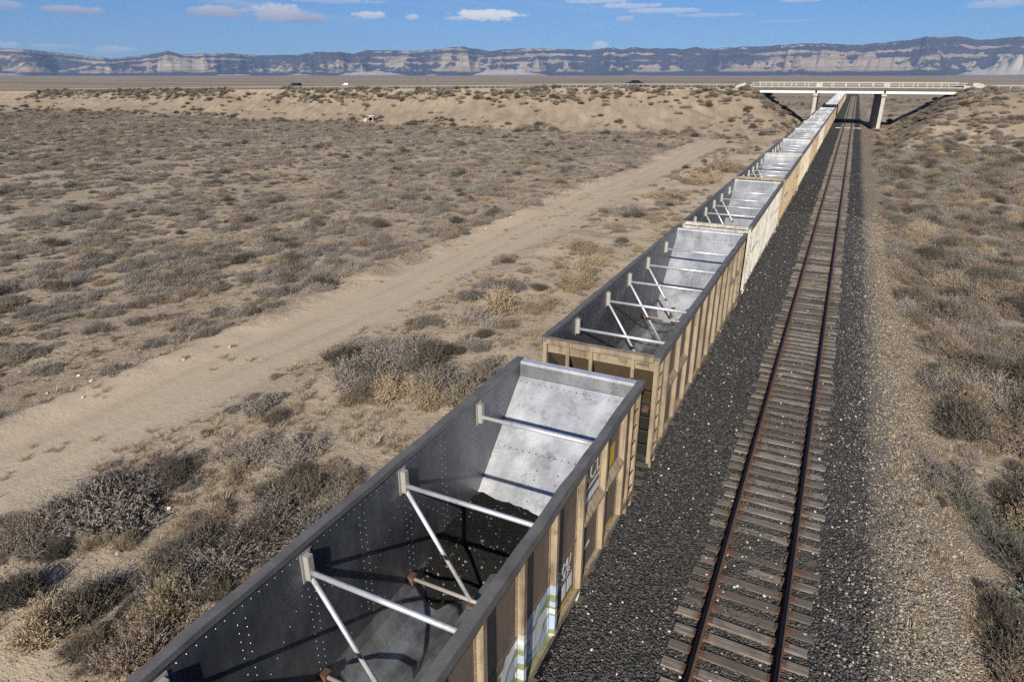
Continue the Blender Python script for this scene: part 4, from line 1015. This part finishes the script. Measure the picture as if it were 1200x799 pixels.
def zA(X, Y, Z):                                      # brushy flat beyond the dirt track
    c = fbm(X*.30, Y*.24, 3, 111); c2 = fbm(X*.035, Y*.035, 2, 117); wx = X + (fbm(X*.1, Y*.06, 2, 21)-.5)*2
    pr = (.26+.74*sstep(c, .41, .55))*(.6+.4*sstep(c2, .30, .55))*(wx < -25.4)
    pr = pr*np.where(Y > 128, 1-sstep(Y, 134, 146)*.85, 1)
    return pr, (.30+1.0*rng.random(len(X))**1.7)*(.5+1.0*c), pick(len(X), 'gbsvd', [.70, .19, .03, .02, .06])
scatter(-60, -25, 0, 146, 2.3, zA, 'flat'); scatter(-260, -60, 30, 148, 1.8, zA, 'flat')
def zB(X, Y, Z):                                      # strip between dirt track and train
    c = fbm(X*.22, Y*.16, 3, 131); pr = sstep(c, .47, .62)*(.45+.55*sstep(Y, 30, 80))*(.3+.7*sstep(-X, 9, 12)) + .07
    return pr, (.25+.85*rng.random(len(X))**1.7)*(.7+.35*sstep(Y, 20, 60)), pick(len(X), 'gbsd', [.42, .34, .12, .12])
scatter(-19.0, -9.0, 3, 150, 1.1, zB, 'strip')
def zR(X, Y, Z):                                      # dense brush right of the gravel shoulder
    c = fbm(X*.2, Y*.2, 3, 151); e_ = 5.0-.010*np.minimum(Y, 90)+(fbm(X*0, Y*.2, 2, 153)-.5)*1.8
    pr = sstep(X, e_-.3, e_+1.0)*(.40+.58*sstep(c, .38, .55))*(1-sstep(Y, 105, 160)*.6)
    return pr, (.45+1.25*rng.random(len(X))**1.4)*(.75+.75*c), pick(len(X), 'gbsvd', [.36, .36, .08, .05, .15])
scatter(3.6, 26, 10, 120, 2.2, zR, 'right'); scatter(5, 70, 100, 171, .8, zR, 'right')
def zBank(X, Y, Z):                                   # sparse on the face, thick along its crest and foot
    cr = sstep(Y, 160, 168)*sstep(fbm(X*.10, Y*.12, 3, 171), .26, .44); ft = (1-sstep(np.abs(Y-144), 3, 9))*sstep(fbm(X*.15, Y*.15, 3, 173), .42, .6)
    pr = np.clip(.03 + cr*.95 + ft*.6, 0, 1)*(X < -10)
    return pr, rng.uniform(.5, 1.9, len(X)), pick(len(X), 'gbsd', [.25, .42, .06, .27])
scatter(-300, -10, 138, 171.8, .85, zBank, 'bank')
def zCone(X, Y, Z):
    c = fbm(X*.2, Y*.2, 3, 181); return sstep(c, .45, .6)*((np.abs(X+.8) > 8.2)), rng.uniform(.7, 1.6, len(X)), pick(len(X), 'gbd', [.3, .45, .25])
scatter(-24, 26, 150, 205, .35, zCone, 'cone')
def zFar(X, Y, Z):
    c = fbm(X*.05, Y*.05, 3, 191); return sstep(c, .40, .60)*((X < -11) | (X > 6)), rng.uniform(.9, 2.0, len(X)), pick(len(X), 'gbd', [.5, .4, .1])
scatter(-90, 90, 205, 420, .10, zFar, 'far')
print('bushes', len(PL))
PA = np.array([(p[0], p[1], p[2]) for p in PL]); PZ = height(PA[:, 0], PA[:, 1])
ax_, ay_, azc = proj(PA[:, 0], PA[:, 1], PZ); size = PA[:, 2]*F_PX/azc
inside = (ax_ > -10) & (ax_ < 1210) & (ay_ < 805)
# bushes hidden behind the train need no object of their own
side_hid = (PA[:, 0] < -6.3) & (PA[:, 0] > -10.2)
rank = np.argsort(-(size*inside*np.where(side_hid, .3, 1) + np.array([1000 if p[4] == 'hero' else 0 for p in PL])))
single = set(rank[:300].tolist())
ZONE = {'flat': ('beyond the dirt track', 'bushes on the open flat left of the dirt track'), 'strip': ('left of the train', 'bushes between the dirt track and the train'),
        'right': ('right of the gravel', 'bushes right of the open track'), 'bank': ('on the highway bank', 'bushes on the highway bank'), 'cone': ('by the bridge', 'bushes by the bridge'), 'far': ('beyond the bridge', 'bushes beyond the bridge')}
LEVEL = ['level with the nearest car', 'level with the second car', 'level with the third car', 'level with the fourth car', 'level with the fifth car', 'far along']
def where_word(i, zone):
    lv = LEVEL[int(np.clip((PA[i, 1]+2)//PITCH, 0, 5))]
    if zone == 'flat':
        d = -25-PA[i, 0]; return lv + ', ' + ('in the front row' if d < 2.5 else 'behind the front' if d < 7 else 'well out' if d < 14 else 'deep in the flat')
    if zone == 'right':
        d = PA[i, 0]-5; return lv + ', ' + ('next to the gravel' if d < 1.5 else 'inside the brush' if d < 3.5 else 'at picture edge' if ax_[i] > 1130 else 'deep in the brush')
    if zone == 'strip': return lv + ', ' + ('by the dirt track' if PA[i, 0] < -15.5 else 'midway' if PA[i, 0] < -12 else 'close to the cars')
    return ''
UNIT = 1.15
rest_pts = []
protos = {}
for i, (x, y, d, k, zone, lb) in enumerate(PL):
    sc = d/UNIT; rz = rng.uniform(0, 6.28); hz = sc*rng.uniform(.85, 1.15); z = float(PZ[i])
    if i in single:
        o = link('bush', KINDS[k][0], None, (x, y, z-.01), (0, 0, rz), (sc, sc*rng.uniform(.85, 1.15), hz))
        w = where_word(i, zone) if not lb else ''
        if lb: tag(o, lb, 'bush', 'bushes one by one beside the railway')
        else:
            szw = 'large ' if size[i] > 42 else ('small ' if size[i] < 26 else '')
            tag(o, (szw + KINDS[k][1] + ' ' + ZONE[zone][0] + ', ' + w).strip(', '), 'bush', ZONE[zone][1] + ', ' + szw + KINDS[k][1] + ' ' + w)
        if k not in protos: protos[k] = o
    else: rest_pts.append((x, y, z-.01, rz, sc, k))

def scatter_object(name, pts, proto_objs, label=None, cat=None):
    # pts: x, y, z, rx, ry, rz, scale, index -> one object of instances
    P = np.array(pts, float); me = bpy.data.meshes.new(name); me.vertices.add(len(P)); me.vertices.foreach_set('co', P[:, :3].astype(np.float32).ravel())
    a = me.attributes.new('rot', 'FLOAT_VECTOR', 'POINT'); a.data.foreach_set('vector', P[:, 3:6].astype(np.float32).ravel())
    a = me.attributes.new('scl', 'FLOAT', 'POINT'); a.data.foreach_set('value', P[:, 6].astype(np.float32))
    a = me.attributes.new('idx', 'INT', 'POINT'); a.data.foreach_set('value', P[:, 7].astype(np.int32))
    o = link(name, me); nt = bpy.data.node_groups.new(name, 'GeometryNodeTree')
    nt.interface.new_socket('Geometry', in_out='INPUT', socket_type='NodeSocketGeometry'); nt.interface.new_socket('Geometry', in_out='OUTPUT', socket_type='NodeSocketGeometry')
    gi = nt.nodes.new('NodeGroupInput'); go = nt.nodes.new('NodeGroupOutput'); iop = nt.nodes.new('GeometryNodeInstanceOnPoints')
    jn = nt.nodes.new('GeometryNodeJoinGeometry')
    for po in reversed(proto_objs):
        oi = nt.nodes.new('GeometryNodeObjectInfo'); oi.inputs['Object'].default_value = po; oi.inputs['As Instance'].default_value = True; oi.transform_space = 'ORIGINAL'
        nt.links.new(oi.outputs['Geometry'], jn.inputs[0])
    def attr(nm, ty):
        q = nt.nodes.new('GeometryNodeInputNamedAttribute'); q.data_type = ty; q.inputs['Name'].default_value = nm; return q.outputs['Attribute']
    nt.links.new(gi.outputs[0], iop.inputs['Points']); nt.links.new(jn.outputs[0], iop.inputs['Instance']); iop.inputs['Pick Instance'].default_value = True
    nt.links.new(attr('idx', 'INT'), iop.inputs['Instance Index']); nt.links.new(attr('scl', 'FLOAT'), iop.inputs['Scale'])
    er = nt.nodes.new('FunctionNodeEulerToRotation'); nt.links.new(attr('rot', 'FLOAT_VECTOR'), er.inputs[0]); nt.links.new(er.outputs[0], iop.inputs['Rotation'])
    nt.links.new(iop.outputs[0], go.inputs[0]); md = o.modifiers.new('scatter', 'NODES'); md.node_group = nt
    return tag(o, label, cat, kind='stuff')
plist = sorted(protos); pidx = {k: i for i, k in enumerate(plist)}
pts = [(x, y, z, 0, 0, rz, sc, pidx.get(k, i % len(plist))) for i, (x, y, z, rz, sc, k) in enumerate(rest_pts)]
scatter_object('brushland', pts, [protos[k] for k in plist], 'thousands of low dry bushes covering the desert flats', 'brush')

# ------------------------------------------------------------------ loose stones
def stone_mesh(seed, mat_):
    bm = bmesh.new(); bmesh.ops.create_icosphere(bm, subdivisions=1, radius=.5); r_ = random.Random(seed)
    sx, sy, sz = r_.uniform(.8, 1.25), r_.uniform(.65, .95), r_.uniform(.45, .75)
    for v_ in bm.verts: v_.co = Vector((v_.co.x*sx, v_.co.y*sy, v_.co.z*sz))*r_.uniform(.8, 1.2)
    me = bpy.data.meshes.new('boulder'); bm.to_mesh(me); bm.free(); me.materials.append(mat_); return me
ST = {'c': [stone_mesh(s, M_CHALK) for s in (1, 2)], 't': [stone_mesh(s, M_STONET) for s in (3, 4)], 'd': [stone_mesh(s, M_STONED) for s in (5, 6, 7)]}
ROCKS = [(1188, 668, 20, 't', 'pale tan boulder at the right picture edge below the grey-green bush'), (1146, 553, 9, 'c', 'pale stone on the dirt right of the gravel shoulder'), (1148, 530, 8, 'c', 'white stone above the pale stone, right of gravel'),
 (1118, 652, 8, 't', 'orange tan stone on the gravel shoulder'), (1157, 752, 8, 'c', 'pale stone low on the gravel slope, lower right'), (1166, 598, 8, 'c', 'white stone between the grey-green bushes, lower right'),
 (112, 620, 11, 't', 'tan stone on bare soil below the lower-left clump'), (138, 648, 7, 'c', 'white stone on bare soil, lower left'), (198, 596, 7, 'c', 'pale stone right of the lower-left bushes'), (213, 532, 7, 't', 'tan stone at the dirt track edge, lower left'),
 (70, 628, 10, 'c', 'chalky lump in the white crust, lower left'), (45, 690, 9, 'c', 'chalky lump at the left edge, lower left'), (285, 543, 9, 'c', 'chalky lump below the grey bush by the dirt track'), (270, 545, 8, 'c', 'second chalky lump by the dirt track bush'),
 (866, 775, 5, 'd', 'dark stone lying between the ties at the bottom'), (872, 690, 6, 'd', 'dark stone on the ballast right of the rail'), (885, 740, 5, 'd', 'dark stone beside the right rail, lower right'),
 (803, 114, 3, 'c', 'small white stone on the highway bank')]
rp = {}
for px, py, w, k, lb in ROCKS:
    q = atz(px, py, -.7)
    for _ in range(3): q = atz(px, py, float(height(q[0], q[1])))
    zc = float(proj(q[0], q[1], q[2])[2]); s = w*zc/F_PX; me = ST[k][len(rp) % len(ST[k])]
    o = link('boulder', me, None, (q[0], q[1], float(height(q[0], q[1]))+s*.12), (random.uniform(-.3, .3), 0, random.uniform(0, 6)), (s, s, s)); tag(o, lb, 'stone', 'loose stones')
    rp.setdefault(me.name, o)
for k in ST:
    for me in ST[k]:
        if me.name not in rp:
            x, y = (3.0+random.random(), 12+random.random()*6); o = link('boulder', me, None, (x, y, float(height(x, y))), (0, 0, 1), (.12,)*3); tag(o, 'fist-sized ' + ('dark' if k == 'd' else 'pale') + ' stone on the ballast shoulder', 'stone', 'loose stones'); rp[me.name] = o
PR = {k: [rp[me.name] for me in ST[k]] for k in ST}
def stones(name, k, n, fx, fy, smin, smax, sink, label, ok=None, power=1.6):
    X = fx(n); Y = fy(n); Z = height(X, Y)
    if ok is not None: m_ = ok(X, Y); X, Y, Z = X[m_], Y[m_], Z[m_]
    a, b, zc = proj(X, Y, Z); m_ = (a > -40) & (a < 1240) & (b < 860) & (zc > 2); X, Y, Z = X[m_], Y[m_], Z[m_]; n = len(X)
    s = smin + (smax-smin)*rng.random(n)**power
    R = rng.uniform(0, 6.28, (n, 3)); R[:, :2] *= .12
    P = np.column_stack([X, Y, Z+s*sink, R, s, rng.integers(0, len(PR[k]), n)]); return scatter_object(name, P, PR[k], label, 'gravel')
ynear = lambda a, b: (lambda n: a + (b-a)*rng.random(n)**1.8)
tieclear = lambda X, Y: ~((np.abs(X) < 1.28) & (rng.random(len(X)) < .45))
stones('ballast_gravel', 'd', 52000, lambda n: rng.uniform(-3.3, 3.0, n), ynear(6, 60), .030, .072, .15, 'dark crushed ballast stones around the open track', tieclear)
stones('pale_ballast_gravel', 'c', 1700, lambda n: rng.uniform(-3.3, 3.0, n), ynear(6, 90), .03, .085, .2, 'scattered pale stones on the dark ballast', None, 2.2)
stones('shoulder_gravel', 't', 26000, lambda n: rng.normal(3.7, .95, n), ynear(9, 60), .025, .09, .15, 'tan gravel on the shoulder right of the track', None, 2.5)
stones('shoulder_dark_gravel', 'd', 7000, lambda n: rng.normal(2.7, .75, n), ynear(9, 50), .03, .10, .15, 'dark gravel mixed into the right shoulder', None, 2.0)
def soilmask(X, Y): return fbm(X*.5, Y*.5, 3, 201) > .47
stones('pebbles', 't', 9000, lambda n: rng.uniform(-19, -9, n), ynear(3, 45), .02, .10, .1, 'small tan pebbles on the soil left of the train', soilmask, 4)
stones('windrow_stones', 'c', 260, lambda n: -25.4+rng.normal(0, .8, n), lambda n: rng.uniform(4, 120, n), .04, .22, .1, 'pale stones along the windrow of the dirt track', lambda X, Y: fbm(X*0, Y*.12, 2, 205) > .5, 3)

# dry grass tufts and litter
def tuft_mesh(seed, mat_):
    r_ = np.random.default_rng(seed); V = []; Fc = []
    for i in range(60):
        th = r_.uniform(0, 6.28); d = np.array([math.cos(th), math.sin(th), 0]); p0 = d*r_.uniform(0, .16)
        L = r_.uniform(.12, .34); p1_ = p0+d*L*r_.uniform(.2, .8)+np.array([0, 0, L*r_.uniform(.35, .9)]); sd = np.array([-d[1], d[0], 0])*r_.uniform(.005, .012)
        o = len(V); V += [p0-sd, p0+sd, p1_]; Fc.append((o, o+1, o+2))
    return np_mesh('grass_tuft', np.array(V), np.array(Fc), [mat_], False)
gp = []
for k, (px, py, m_, lb) in enumerate(((262, 588, M_STRAW, 'dry yellow grass tuft beside small bushes, lower left'), (440, 520, M_BRN, 'brown dry grass tuft near the nearest car'), (1050, 318, M_STRAW, 'pale yellow grass tuft on the gravel shoulder edge'))):
    q = atz(px, py, -.75); o = link('grass_tuft', tuft_mesh(700+k, m_), None, (q[0], q[1], float(height(q[0], q[1]))), None, (1.6,)*3); tag(o, lb, 'grass'); gp.append(o)
TX_, TY_ = [], []
P = []
for (x0, x1, y0, y1, n, thr) in ((-19.5, -8.8, 3, 60, 5200, .46), (-60, -25, 3, 80, 12000, .44), (3.2, 12, 10, 70, 5000, .42), (-25, -19, 4, 80, 700, .56)):
    X = rng.uniform(x0, x1, n); Y = y0+(y1-y0)*rng.random(n)**1.3; c = fbm(X*.45, Y*.45, 3, 211); m_ = c > thr; X, Y = X[m_], Y[m_]; Z = height(X, Y)
    a, b, zc = proj(X, Y, Z); m_ = (a > -30) & (a < 1230) & (b < 850) & (zc > 2); X, Y, Z = X[m_], Y[m_], Z[m_]; n = len(X)
    P.append(np.column_stack([X, Y, Z-.02, np.zeros(n), np.zeros(n), rng.uniform(0, 6.28, n), rng.uniform(.25, 1.1, n), rng.integers(0, 3, n)]))
scatter_object('dry_grass', np.concatenate(P), gp, 'sparse tufts of dry grass and litter on the soil', 'grass')

# bare cottonwoods far out on the plain
def bare_tree(px, py, hgt, seed, label):
    q = atz(px, py, 0.6); r_ = random.Random(seed); T = empty('bare_tree', (q[0], q[1], float(height(q[0], q[1]))-.2), label, 'tree', 'bare trees out on the plain')
    tr = MB(); cr = MB()
    def grow_(p, d, L, r, lev):
        e = p + d*L; (tr if lev < 2 else cr).tube(p, e, r, 5 if lev < 2 else 3, r1=r*.65)
        if lev >= 5: return
        for k in range(3 if lev < 4 else 2):
            d2 = (d + Vector((r_.uniform(-1, 1), r_.uniform(-1, 1), r_.uniform(-.2, .8)))*.75).normalized(); grow_(e, d2, L*r_.uniform(.6, .85), r*.62, lev+1)
    grow_(Vector((0, 0, 0)), Vector((0, 0, 1)), hgt*.26, hgt*.035, 0)
    part('trunk', tr, M_BARK, T); part('crown', cr, M_BARK, T)
bare_tree(482, 97.0, 9.0, 1, 'left of the bare trees beyond the highway'); bare_tree(490, 97.2, 8.0, 2, 'middle bare tree beyond the highway'); bare_tree(501, 97.0, 7.5, 3, 'right of the bare trees beyond the highway')

# ------------------------------------------------------------------ air between here and the cliffs
mb = MB(); mb.box(-19000, 19000, -1200, 19500, -9, 1150)
hz = mb.mesh('haze', []); ho = link('haze', hz); tag(ho, 'thin blue haze over the plain', None, kind='stuff')
hm = bpy.data.materials.new('haze_air'); hm.use_nodes = True; hn = hm.node_tree; hn.nodes.clear()
pv = hn.nodes.new('ShaderNodeVolumePrincipled'); pv.inputs['Color'].default_value = (0.40, 0.59, 1.0, 1); pv.inputs['Density'].default_value = 3.3e-5; pv.inputs['Anisotropy'].default_value = 0.0
ou = hn.nodes.new('ShaderNodeOutputMaterial'); hn.links.new(pv.outputs[0], ou.inputs['Volume']); hz.materials.append(hm)
